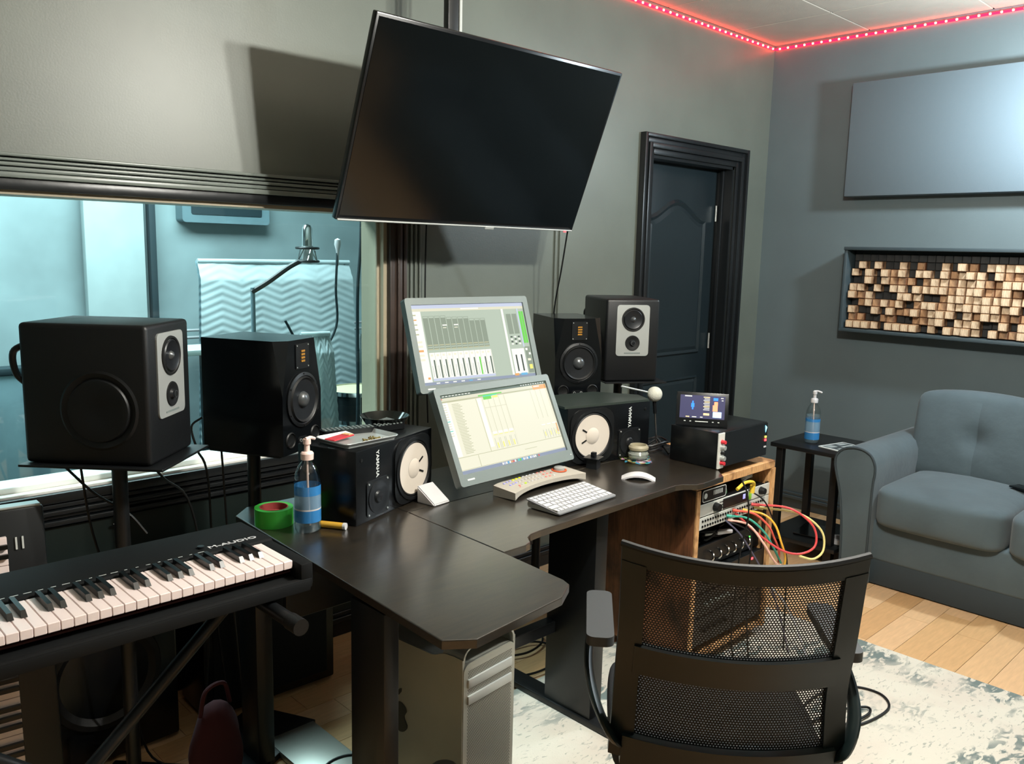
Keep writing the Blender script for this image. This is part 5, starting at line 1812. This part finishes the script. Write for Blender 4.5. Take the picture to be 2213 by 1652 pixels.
# ================================================================== MUSIC KEYBOARD (long edge parallel to the window wall)
KZ = 0.79
t = thing('midi_keyboard', 'long black piano keyboard with white keys on a folding stand', 'keyboard', (0, 0, 0))
kx1 = 0.927
ww = 0.0232
nwh = 43
kx0 = kx1 - nwh * ww
b = MB()
b.box(((kx0 + kx1) / 2, 1.905, KZ - 0.032), (kx1 - kx0 + 0.07, 0.17, 0.072), M_matte, bev=0.008, seg=3)
b.box(((kx0 + kx1) / 2, 1.73, KZ - 0.055), (kx1 - kx0 + 0.05, 0.20, 0.026), M_matte, bev=0.003)
b.box(((kx0 + kx1) / 2, 1.640, KZ - 0.050), (kx1 - kx0 + 0.06, 0.018, 0.022), M_matte, bev=0.003)
for x in (kx1 + 0.018, kx0 - 0.018):
    b.box((x, 1.738, KZ - 0.030), (0.032, 0.21, 0.056), M_matte, bev=0.006, seg=2)
body = b.obj('body', t)
MB().box(((kx0 + kx1) / 2, 1.822, KZ - 0.010), (kx1 - kx0, 0.006, 0.012), mat('key_felt', '#5a2723', 0.9)).obj('felt_strip', t)
MB().box(((kx0 + kx1) / 2, 1.748, KZ - 0.030), (kx1 - kx0, 0.14, 0.004), mat('key_bed', '#4a2320', 0.8)).obj('key_bed', t)
o = MB().box((0, 0.0, -0.010), (ww - 0.0012, 0.148, 0.019), M_ivory, bev=0.0012, seg=1).obj('white_key')
wme = o.data
bpy.data.objects.remove(o)
b = MB()
bs = 0.0056
b.add([(-bs, -0.046, 0), (bs, -0.046, 0), (bs, 0.046, 0), (-bs, 0.046, 0), (-bs * 0.8, -0.036, 0.012), (bs * 0.8, -0.036, 0.012), (bs * 0.8, 0.046, 0.012), (-bs * 0.8, 0.046, 0.012)],
      [(3, 2, 1, 0), (0, 1, 5, 4), (1, 2, 6, 5), (2, 3, 7, 6), (3, 0, 4, 7), (4, 5, 6, 7)], M_keyb)
o = b.obj('black_key')
bkm = o.data
bpy.data.objects.remove(o)
for i in range(nwh):
    o = bpy.data.objects.new('white_key', wme)
    C.objects.link(o)
    o.parent = t
    o.location = (kx1 - (i + 0.5) * ww, 1.740, KZ)
    # octave counted from the right: C B A G F E D ...  (i=0 is the top C)
    name_ = (0 - i) % 7          # 0=C 6=B 5=A 4=G 3=F 2=E 1=D
    if name_ in (6, 5, 4, 2, 1) and i < nwh - 1:
        o = bpy.data.objects.new('black_key', bkm)
        C.objects.link(o)
        o.parent = t
        o.location = (kx1 - (i + 1) * ww, 1.769, KZ)
text('brand_lettering', 'M-AUDIO', 0.021, M_white, t, TR(kx1 - 0.055, 1.852, KZ + 0.0045), 0.0004, stretch=1.35, bold=0.0005)
b = MB()
for k in range(30):
    b.box((kx1 - 0.14 - k * 0.024, 1.836, KZ + 0.0042), (random.choice((0.006, 0.010, 0.015)), 0.002, 0.0006), M_silvpaint)
b.obj('panel_print', t)
MB().cyl((kx1 - 0.13, 1.86, KZ + 0.003), (kx1 - 0.13, 1.86, KZ + 0.010), 0.008, M_blk2, 14).obj('volume_knob', t)

# X stand
t = thing('keyboard_stand', 'black folding cross stand carrying the long piano keyboard', 'stand')
b = MB()
for y_ in (1.60, 1.92):
    pass
for x in (0.86, 0.12):
    b = MB().cyl((x, 1.53, 0.700), (x, 2.02, 0.700), 0.016, M_blks, 16)
    sup = b.obj('support_arm', t)
    MB().cyl((x, 1.515, 0.700), (x, 1.56, 0.700), 0.0185, M_rub, 16).obj('rubber_cap', sup)
for (a_, c_) in (((0.86, 1.79, 0.700), (0.10, 1.79, 0.03)), ((0.12, 1.74, 0.700), (0.88, 1.74, 0.03))):
    b = MB()
    p_, q_ = Vector(a_), Vector(c_)
    b.cyl(p_, q_, 0.015, M_blks, 12)
    b.obj('leg', t)
for x in (0.10, 0.88):
    MB().cyl((x, 1.50, 0.018), (x, 2.02, 0.018), 0.017, M_blks, 12).obj('foot', t)
b = MB().lathe([(0.0, 0.03), (0.030, 0.03), (0.034, 0.02), (0.034, 0.0), (0.0, 0.0)], M_blks, 20, TR(0.49, 1.715, 0.368) @ OUT)
b.lathe([(0.030, 0.031), (0.034, 0.031), (0.034, 0.028)], M_chrome, 20, TR(0.49, 1.715, 0.368) @ OUT)
b.obj('pivot_knob', t)

# keyboard standing on its end behind it
t = thing('upright_keyboard', 'second black keyboard standing on end at the left edge, keys running vertically', 'keyboard', (0.46, 2.16, 0.0), radians(-6), rx=radians(-6))
b = MB().box((-0.04, 0.035, 0.43), (0.28, 0.06, 0.86), M_blks, bev=0.006)
b.obj('body', t)
MB().box((-0.04, 0.03, 0.862), (0.27, 0.055, 0.006), M_silver, bev=0.002, seg=1).obj('end_trim', t)
o = MB().box((0, 0, 0), (0.135, 0.016, ww - 0.0014), M_ivory, bev=0.001, seg=1).obj('white_key')
wm2 = o.data
bpy.data.objects.remove(o)
o = MB().box((0, 0, 0), (0.085, 0.014, 0.011), M_keyb, bev=0.001, seg=1).obj('black_key')
bm2 = o.data
bpy.data.objects.remove(o)
for i in range(32):
    z_ = 0.785 - i * ww
    if z_ < 0.05:
        break
    o = bpy.data.objects.new('white_key', wm2)
    C.objects.link(o)
    o.parent = t
    o.location = (-0.052, 0.0, z_)
    if i % 7 in (0, 1, 3, 4, 5):
        o = bpy.data.objects.new('black_key', bm2)
        C.objects.link(o)
        o.parent = t
        o.location = (-0.027, -0.012, z_ - ww / 2)
b = MB()
for j in range(3):
    for k in range(9):
        b.box((0.040 + k * 0.0055, 0.004, 0.70 - j * 0.022), (0.002, 0.002, 0.008), M_greyp)
b.obj('panel_print', t)
b = MB()
for k in range(2):
    b.box((0.036 + 0.014 * k, 0.003, 0.775), (0.004, 0.004, 0.03), M_silvpaint)
b.obj('slider', t)

# ================================================================== DARK STUFF UNDER THE LEFT DESK
t = thing('storage_box', 'dark maroon cloth bag slumped on the floor under the piano keyboard', 'bag', (0.925, 2.10, 0), radians(15))
bm = bmesh.new()
bmesh.ops.create_icosphere(bm, subdivisions=3, radius=1)
for v in bm.verts:
    n_ = 1 + 0.08 * sin(5 * v.co.x + 3 * v.co.z) + 0.05 * cos(7 * v.co.y)
    v.co = Vector((v.co.x * 0.078 * n_, v.co.y * 0.06 * n_, max(v.co.z * 0.14, -0.12) + 0.12))
bm.verts.index_update()
b = MB().add([tuple(v.co) for v in bm.verts], [tuple(v.index for v in f.verts) for f in bm.faces], M_maroon, True)
bm.free()
t.name = 'cloth_bag'
b.obj('bag_body', t)
MB().tube([(-0.05, 0, 0.235), (-0.03, 0, 0.30), (0.03, 0, 0.30), (0.05, 0, 0.235)], 0.006, M_maroon, 8).obj('strap', t)
t = thing('added_rear_box', 'black box added against the dark board behind the left desk wing', 'box', (1.27, 2.52, 0.0), radians(-2))  # added box, keeps the space behind the desk wing dark
MB().box((0, 0, 0.27), (0.46, 0.20, 0.52), M_black, bev=0.008).obj('cabinet', t)
MB().box((0, -0.101, 0.24), (0.40, 0.006, 0.40), M_matte, bev=0.002, seg=1).obj('front_sheet', t)
t = thing('added_dark_box', 'big black box added on the floor behind the piano keyboard stand', 'speaker', (0.74, 2.545, 0.0), radians(2))  # added box, covers wall and floor behind the stand with black
MB().box((0, 0, 0.26), (0.42, 0.26, 0.50), M_black, bev=0.008).obj('cabinet', t)
MB().lathe([(0.16, 0.0), (0.155, 0.008), (0.14, 0.010), (0.12, -0.004), (0.05, -0.03), (0.0, -0.02)], M_rub, 40, TR(0, -0.132, 0.27) @ OUT).obj('woofer', t)
t = thing('floor_cable', 'black cable coiled on the floor under the left desk wing', 'cable', (1.22, 1.90, 0.005))
b = MB()
for k in range(3):
    b.tube([((0.05 + 0.012 * k) * cos(a), (0.045 + 0.01 * k) * sin(a), 0.004 + 0.008 * k) for a in [2 * pi * j / 10 for j in range(10)]], 0.0038, M_cable, 6, 3)
b.obj('coil', t)

# ================================================================== FLOOR: rug and cables
t = thing('area_rug', 'pale distressed patterned rug on the wood floor under the chair', 'rug')
vs, fs = [], []
rx0, rx1, ry0, ry1 = 1.49, 3.205, -0.95, 1.925
nx, ny = 12, 16
b = MB().box(((rx0 + rx1) / 2, (ry0 + ry1) / 2, 0.0045), (rx1 - rx0, ry1 - ry0, 0.008), M_rug, bev=0.002, seg=1)
b.obj('pile', t)
for lab, pts, z in (('black cable looping on the oak floor beside the computer tower', [(1.93, 1.99, 0), (2.05, 1.95, 0), (2.18, 1.965, 0), (2.235, 2.05, 0), (2.20, 2.13, 0), (2.08, 2.16, 0)], 0.0135),
                    ('second black cable curving on the oak floor under the desk centre', [(2.02, 2.12, 0), (2.12, 2.08, 0), (2.22, 2.10, 0), (2.27, 2.16, 0), (2.22, 2.22, 0)], 0.0135),
                    ('black cable loop lying on the rug right of the office chair', [(2.45, 1.19, 0), (2.66, 1.20, 0), (2.80, 1.15, 0), (2.83, 1.06, 0), (2.76, 1.0, 0), (2.62, 1.01, 0), (2.48, 1.06, 0)], 0.0135),
                    ('inner thin black cable loop on the rug right of the office chair', [(2.46, 1.13, 0), (2.60, 1.105, 0), (2.695, 1.05, 0), (2.66, 1.025, 0), (2.55, 1.045, 0), (2.45, 1.09, 0)], 0.0195)):
    t = thing('floor_cable', lab, 'cable')
    MB().tube([(x, y_, z + zz) for x, y_, zz in pts], 0.0042, M_cable, 8, 8).obj('cord', t)

# ================================================================== SIDE TABLE
t = thing('side_table', 'small black square side table between the wall corner and the sofa', 'table', (4.07, 1.918, 0))
sw, sd = 0.40, 0.37
MB().box((0, 0, 0.56), (sw, sd, 0.022), M_blks, bev=0.003).obj('table_top', t)
for sx in (-1, 1):
    for sy in (-1, 1):
        MB().box((sx * (sw / 2 - 0.04), sy * (sd / 2 - 0.04), 0.30), (0.035, 0.035, 0.50), M_blks, bev=0.002, seg=1).obj('leg', t)
MB().box((0, 0, 0.09), (sw + 0.02, sd + 0.02, 0.022), M_blks, bev=0.003).obj('lower_shelf', t)
for sx in (-1, 1):
    for sy in (-1, 1):
        MB().box((sx * (sw / 2 - 0.04), sy * (sd / 2 - 0.04), 0.04), (0.04, 0.04, 0.078), M_blks).obj('foot', t)
pump_bottle('sanitizer_bottle', 'clear sanitizer bottle with white pump on the black side table', (4.02, 1.96, 0.5715), radians(-60), 0.272, 0.036, M_white, 0.98, (0.02, 0.055, 0.11, 0.125))
t = thing('magazine', 'glossy magazine with dark grey pictures lying on the side table', 'magazine', (4.03, 1.80, 0.5715), radians(-12))
MB().box((0, 0, 0.003), (0.19, 0.14, 0.005), M_paper, bev=0.0005, seg=1).obj('pages', t)
b = MB()
for (x, y_, a_, c_) in ((0, 0.0, 0.17, 0.115),):
    b.box((x, y_, 0.0058), (a_, c_, 0.0004), mat('print_dark', '#454d50', 0.4))
for (x, y_, a_, c_) in ((-0.05, 0.03, 0.05, 0.04), (0.03, -0.02, 0.08, 0.05), (0.04, 0.035, 0.06, 0.025), (-0.05, -0.03, 0.04, 0.02)):
    b.box((x, y_, 0.0062), (a_, c_, 0.0004), mat('print_mid', '#9aa3a3', 0.4))
b.obj('cover_print', t)
t = thing('tape_roll', 'white roll of tape on the lower shelf of the side table', 'tape', (4.0, 1.76, 0.1015))
MB().lathe([(0.034, 0), (0.052, 0), (0.052, 0.022), (0.034, 0.022), (0.034, 0)], M_white, 36).obj('tape', t)
t = thing('glass_tile', 'dark glass plate with a chrome edge lying on the lower shelf', 'plate', (4.05, 1.92, 0.1015), radians(10))
MB().box((0, 0, 0.005), (0.22, 0.15, 0.008), M_screenoff, bev=0.001, seg=1).obj('plate', t)
MB().box((0, -0.075, 0.006), (0.22, 0.004, 0.010), M_chrome).obj('edge_strip', t)

# ================================================================== SOFA
def sweep_profile(prof, axis0, axis1, m, T=None, smooth=True, taper=None):
    """prof (a,b) in the plane, extruded along local X from axis0 to axis1, ends slightly rounded"""
    b = MB()
    n = len(prof)
    ca = sum(p[0] for p in prof) / n
    cb = sum(p[1] for p in prof) / n
    vs, fs = [], []
    st = [(axis0, 0.965), (axis0 + 0.004, 0.985), (axis0 + 0.014, 1.0)]
    k = 6
    for i in range(1, k):
        st.append((axis0 + (axis1 - axis0) * i / k, 1.0))
    st += [(axis1 - 0.014, 1.0), (axis1 - 0.004, 0.985), (axis1, 0.965)]
    for (x, s) in st:
        for (a, c) in prof:
            vs.append((x, ca + (a - ca) * s, cb + (c - cb) * s))
    for i in range(len(st) - 1):
        for j in range(n):
            j2 = (j + 1) % n
            fs.append((i * n + j, i * n + j2, (i + 1) * n + j2, (i + 1) * n + j))
    fs.append(tuple(range(n))[::-1])
    fs.append(tuple(range((len(st) - 1) * n, len(st) * n)))
    b.add(vs, fs, m, smooth, T)
    return b


def cushion(name, parent, c, s, m, crown=0.02, r=0.04, seam=None, tuft=None):
    """soft box: superellipsoid-like pillow with crowned faces"""
    nx, ny, nz = 24, 24, 8
    bm = bmesh.new()
    bmesh.ops.create_cube(bm, size=2)
    bmesh.ops.subdivide_edges(bm, edges=bm.edges[:], cuts=17, use_grid_fill=True)
    for v in bm.verts:
        x, y_, z = v.co
        p = 9.0
        l = (abs(x) ** p + abs(y_) ** p + abs(z) ** p) ** (1 / p)
        mx = max(abs(x), abs(y_), abs(z))
        q = Vector((x, y_, z)) * (mx / l)
        cr = (1 - q.x ** 2) * (1 - q.y ** 2) * crown / (s[2] / 2)
        if abs(q.z) > 0.5:
            q.z *= 1 + cr
        crx = (1 - q.z ** 2) * (1 - q.y ** 2) * crown / (s[0] / 2)
        if abs(q.x) > 0.6:
            q.x *= 1 + crx * 0.8
        v.co = Vector((q.x * s[0] / 2, q.y * s[1] / 2, q.z * s[2] / 2))
        if tuft:
            for (ty, tz) in tuft:
                d_ = math.hypot(v.co.y - ty, v.co.z - tz)
                if v.co.x < 0:
                    v.co.x += 0.028 * math.exp(-(d_ / 0.055) ** 2)
                    v.co.x += 0.012 * math.exp(-((v.co.y - ty) / 0.010) ** 2) * (1 if abs(v.co.z) < s[2] * 0.45 else 0.3)
    bm.verts.index_update()
    b = MB().add([tuple(v.co + Vector(c)) for v in bm.verts], [tuple(v.index for v in f.verts) for f in bm.faces], m, True)
    bm.free()
    return b.obj(name, parent)


t = thing('sofa', 'dark blue grey velvet three seat sofa along the right wall', 'sofa', (0, 0, 0))
SX0, SX1 = 3.80, 4.64
SY1, SY0 = 1.665, -0.45
# base
b = MB().box(((SX0 + SX1) / 2 + 0.015, (SY0 + SY1) / 2, 0.215), (SX1 - SX0 - 0.03, SY1 - SY0 - 0.12, 0.19), M_sofa, bev=0.015, seg=3)
b.obj('base', t)
MB().box(((SX0 + SX1) / 2 + 0.015, (SY0 + SY1) / 2, 0.067), (SX1 - SX0 - 0.04, SY1 - SY0 - 0.14, 0.125), M_piping, bev=0.006).obj('shaded_skirt', t)  # shadow under the sofa base is painted in by this darker colour
# arms: flared, rolled outwards
def arm(ys, sgn):
    # profile in (y,z): inner face straight, outer face flares
    pf = []
    for (dy, z) in ((0.0, 0.0), (0.0, 0.44), (-0.006, 0.53), (-0.002, 0.575), (0.018, 0.612), (0.055, 0.632), (0.10, 0.635), (0.145, 0.622), (0.175, 0.592), (0.182, 0.55), (0.172, 0.50), (0.150, 0.42), (0.130, 0.28), (0.122, 0.12), (0.12, 0.0)):
        pf.append((ys + sgn * dy, z + 0.005))
    b = sweep_profile(pf if sgn > 0 else pf[::-1], SX0 - 0.02, SX1 - 0.05, M_sofa)
    a = b.obj('arm', t)
    p2 = [(SX0 - 0.02 - 0.001, y_, z) for y_, z in [(p[0], p[1]) for p in (pf if sgn > 0 else pf)]]
    MB().tube(p2, 0.006, M_piping, 8, 3).obj('piping', a)


arm(1.535, 1)
arm(-0.32, -1)
# back
b = MB().box((4.53, (SY0 + SY1) / 2, 0.50), (0.20, SY1 - SY0 - 0.14, 0.56), M_sofa, bev=0.04, seg=3)
b.obj('back_frame', t)
ys = [1.535, 0.985, 0.35, -0.32]
TB = Matrix.Rotation(radians(11), 4, 'Y')
for i in range(3):
    yc, wd = (ys[i] + ys[i + 1]) / 2, ys[i] - ys[i + 1] - 0.006
    cushion('seat_cushion', t, (4.085, yc, 0.385), (0.61, wd, 0.185), M_sofa, 0.028)
    tf = [(0.0, 0.0)]
    wb = wd + (0.05 if i == 0 else 0)
    o = cushion('back_cushion', t, (0, 0, 0), (0.19, wb, 0.42), M_sofa, 0.03, tuft=tf)
    o.matrix_local = TR(4.395, yc + (0.025 if i == 0 else 0), 0.645) @ TB
t2 = thing('phone', 'small dark phone lying on the sofa seat against the back cushion', 'phone', (4.20, 1.02, 0.498), radians(70))
MB().box((0, 0, 0.004), (0.14, 0.068, 0.008), M_screenoff, bev=0.003).obj('body', t2)
MB().box((-0.045, -0.012, 0.0085), (0.02, 0.02, 0.002), M_silver).obj('camera_bump', t2)

# ================================================================== OFFICE CHAIR
CR = radians(-49)
t = thing('office_chair', 'black mesh back office chair seen from behind', 'chair', (1.436, 0.82, 0), CR)
# local: +X to the right seen from behind, +Y forward


def bw_(z):
    """half width of the back at height z"""
    tt = (z - 0.44) / 0.49
    return 0.232 + 0.006 * tt ** 2 + 0.013 * (1 - tt) ** 2


def by_(u, z):
    """forward position of the back surface"""
    tt = (z - 0.44) / 0.49
    return 0.075 * (1 - tt) - 0.055 * (1 - u * u) + 0.03 * math.exp(-((z - 0.62) / 0.09) ** 2) * 0.6


def bp(u, z, off=0.0):
    return (u * bw_(z), by_(u, z) + off, z - 0.018 * (1 - u * u) * ((z - 0.44) / 0.49) ** 2)


def band(b, u0, u1, z0, z1, th, m, nu=16, nz=6, off=0.0):
    """solid patch of the curved back"""
    vs, fs = [], []
    for j in range(nz + 1):
        for i in range(nu + 1):
            u = u0 + (u1 - u0) * i / nu
            z = z0 + (z1 - z0) * j / nz
            vs.append(bp(u, z, off - th / 2))
    n0 = len(vs)
    vs += [(x, y_ + th, z) for x, y_, z in vs]
    for j in range(nz):
        for i in range(nu):
            a = j * (nu + 1) + i
            fs.append((a, a + 1, a + nu + 2, a + nu + 1))
            fs.append((a + n0, a + nu + 1 + n0, a + nu + 2 + n0, a + 1 + n0))
    ring = [i for i in range(nu + 1)] + [j * (nu + 1) + nu for j in range(1, nz + 1)] + [nz * (nu + 1) + i for i in range(nu - 1, -1, -1)] + [j * (nu + 1) for j in range(nz - 1, 0, -1)]
    for k in range(len(ring)):
        a, b_ = ring[k], ring[(k + 1) % len(ring)]
        fs.append((b_, a, a + n0, b_ + n0))
    b.add(vs, fs, m, True)


b = MB()
band(b, -1.0, 1.0, 0.895, 0.93, 0.022, M_chair, 24, 2)
b.obj('top_rail', t)
for s in (-1, 1):
    b = MB()
    u0, u1 = (0.80, 1.0) if s > 0 else (-1.0, -0.80)
    band(b, u0, u1, 0.44, 0.90, 0.026, M_chair, 4, 20)
    b.obj('side_frame', t)
b = MB()
band(b, -0.86, 0.86, 0.645, 0.715, 0.030, M_chair, 24, 4, -0.004)
b.obj('lumbar_band', t)
b = MB()
band(b, -0.9, 0.9, 0.43, 0.50, 0.030, M_chair, 24, 4, -0.012)
b.obj('lower_rail', t)
tag(MB().tube([(u * bw_(0.93) * 1.0, by_(u, 0.93) - 0.004, 0.934 - 0.018 * (1 - u * u)) for u in [-1 + 2 * k / 14 for k in range(15)]], 0.0075, M_mesh, 8, 3).obj('top_piping', t), 'knitted edge of the mesh along the top rail')


def mesh_cloth(z0, z1, nm, u_=0.86, px=0.0056, pz=0.0054, hole=0.40):
    nu, nz = int(2 * u_ * 0.22 / px), int((z1 - z0) / pz)
    vs, fs = [], []
    for j in range(nz):
        for i in range(nu):
            uo = 0.5 * (j % 2)
            uc = -u_ + 2 * u_ * (i + 0.5 + (uo - 0.25)) / nu
            zc_ = z0 + (z1 - z0) * (j + 0.5) / nz
            du, dz = 2 * u_ / nu / 2, (z1 - z0) / nz / 2
            base = len(vs)
            for (a, c) in ((-1, -1), (1, -1), (1, 1), (-1, 1)):
                vs.append(bp(uc + a * du, zc_ + c * dz, -0.004))
            for (a, c) in ((-1, 0), (0, -1), (1, 0), (0, 1)):
                vs.append(bp(uc + a * du * hole * 2.0, zc_ + c * dz * hole * 2.0, -0.004))
            B = base
            fs += [(B, B + 5, B + 4), (B, B + 1, B + 5), (B + 1, B + 6, B + 5), (B + 1, B + 2, B + 6), (B + 2, B + 7, B + 6), (B + 2, B + 3, B + 7), (B + 3, B + 4, B + 7), (B + 3, B, B + 4)]
    o = MB().add(vs, fs, M_mesh).obj(nm, t)
    return tag(o, kind='stuff')


mesh_cloth(0.705, 0.90, 'mesh_cloth')
mesh_cloth(0.49, 0.655, 'mesh_cloth', hole=0.33)
# seat
o = cushion('seat_cushion', t, (0, 0.30, 0.402), (0.46, 0.44, 0.07), mat('chair_seat', '#1d2023', 0.85, bump=0.2, bscale=300), 0.012)
MB().box((0, 0.30, 0.362), (0.40, 0.38, 0.03), M_chair, bev=0.01).obj('seat_pan', t)
b = MB().box((0, 0.10, 0.36), (0.10, 0.14, 0.035), M_chair, bev=0.01)
b.box((0, 0.035, 0.42), (0.14, 0.03, 0.15), M_chair, bev=0.01)
b.obj('back_bracket', t)
# arms
for s in (-1, 1):
    b = MB()
    pad = rrect(0.062, 0.265, 0.020, 6)
    b.prism(pad, 0, 0.022, M_pad, TR(s * 0.268, 0.275, 0.640))
    vs = []
    a_ = b.obj('arm_pad', t)
    # bracket: broad loop from the pad front back down to the frame
    b = MB()
    path = [(0.262, 0.36, 0.638), (0.285, 0.30, 0.60), (0.290, 0.20, 0.565), (0.272, 0.10, 0.53), (0.235, 0.05, 0.48), (0.20, 0.10, 0.43)]
    pr_ = [(-0.011, -0.034), (0.011, -0.034), (0.011, 0.034), (-0.011, 0.034)]
    P_ = [Vector(p) for p in path]
    E_ = [2 * P_[0] - P_[1]] + P_ + [2 * P_[-1] - P_[-2]]
    Q_ = []
    for i in range(1, len(E_) - 2):
        for k in range(6):
            u = k / 6
            a, b_, c_, d_ = E_[i - 1:i + 3]
            Q_.append(0.5 * (2 * b_ + (c_ - a) * u + (2 * a - 5 * b_ + 4 * c_ - d_) * u * u + (3 * b_ - a - 3 * c_ + d_) * u ** 3))
    Q_.append(P_[-1])
    pr_ = [(0.011 * cos(q), 0.036 * sin(q)) for q in [2 * pi * k / 12 for k in range(12)]]
    vs, fs = [], []
    for p in Q_:
        for (dx, dy) in pr_:
            vs.append((s * (p.x + dx), p.y + dy * 0.9, p.z - dy * 0.35))
    for k in range(len(Q_) - 1):
        for q in range(12):
            q2 = (q + 1) % 12
            f = (k * 12 + q, k * 12 + q2, k * 12 + 12 + q2, k * 12 + 12 + q)
            fs.append(f if s > 0 else f[::-1])
    fs += [tuple(range(12))[::-1], tuple(range(len(vs) - 12, len(vs)))]
    b.add(vs, fs, M_chair, True)
    b.obj('arm_bracket', t)
# gas lift and base
MB().cyl((0, 0.33, 0.10), (0, 0.33, 0.35), 0.026, M_chair, 20).obj('gas_lift', t)
for k in range(5):
    a = 2 * pi * k / 5 + 0.3
    b = MB().cyl((0, 0.33, 0.115), (0.27 * cos(a), 0.33 + 0.27 * sin(a), 0.075), 0.024, M_chair, 12, 0.016)
    lg = b.obj('base_leg', t)
    b = MB()
    for sx in (-1, 1):
        cxx, cyy = 0.27 * cos(a) - sx * 0.014 * sin(a), 0.33 + 0.27 * sin(a) + sx * 0.014 * cos(a)
        b.cyl((cxx + 0.009 * sin(a), cyy - 0.009 * cos(a), 0.0345), (cxx - 0.009 * sin(a), cyy + 0.009 * cos(a), 0.0345), 0.0255, M_rub, 16)
    b.cyl((0.27 * cos(a), 0.33 + 0.27 * sin(a), 0.04), (0.27 * cos(a), 0.33 + 0.27 * sin(a), 0.08), 0.007, M_blks, 8)
    b.obj('caster', lg)
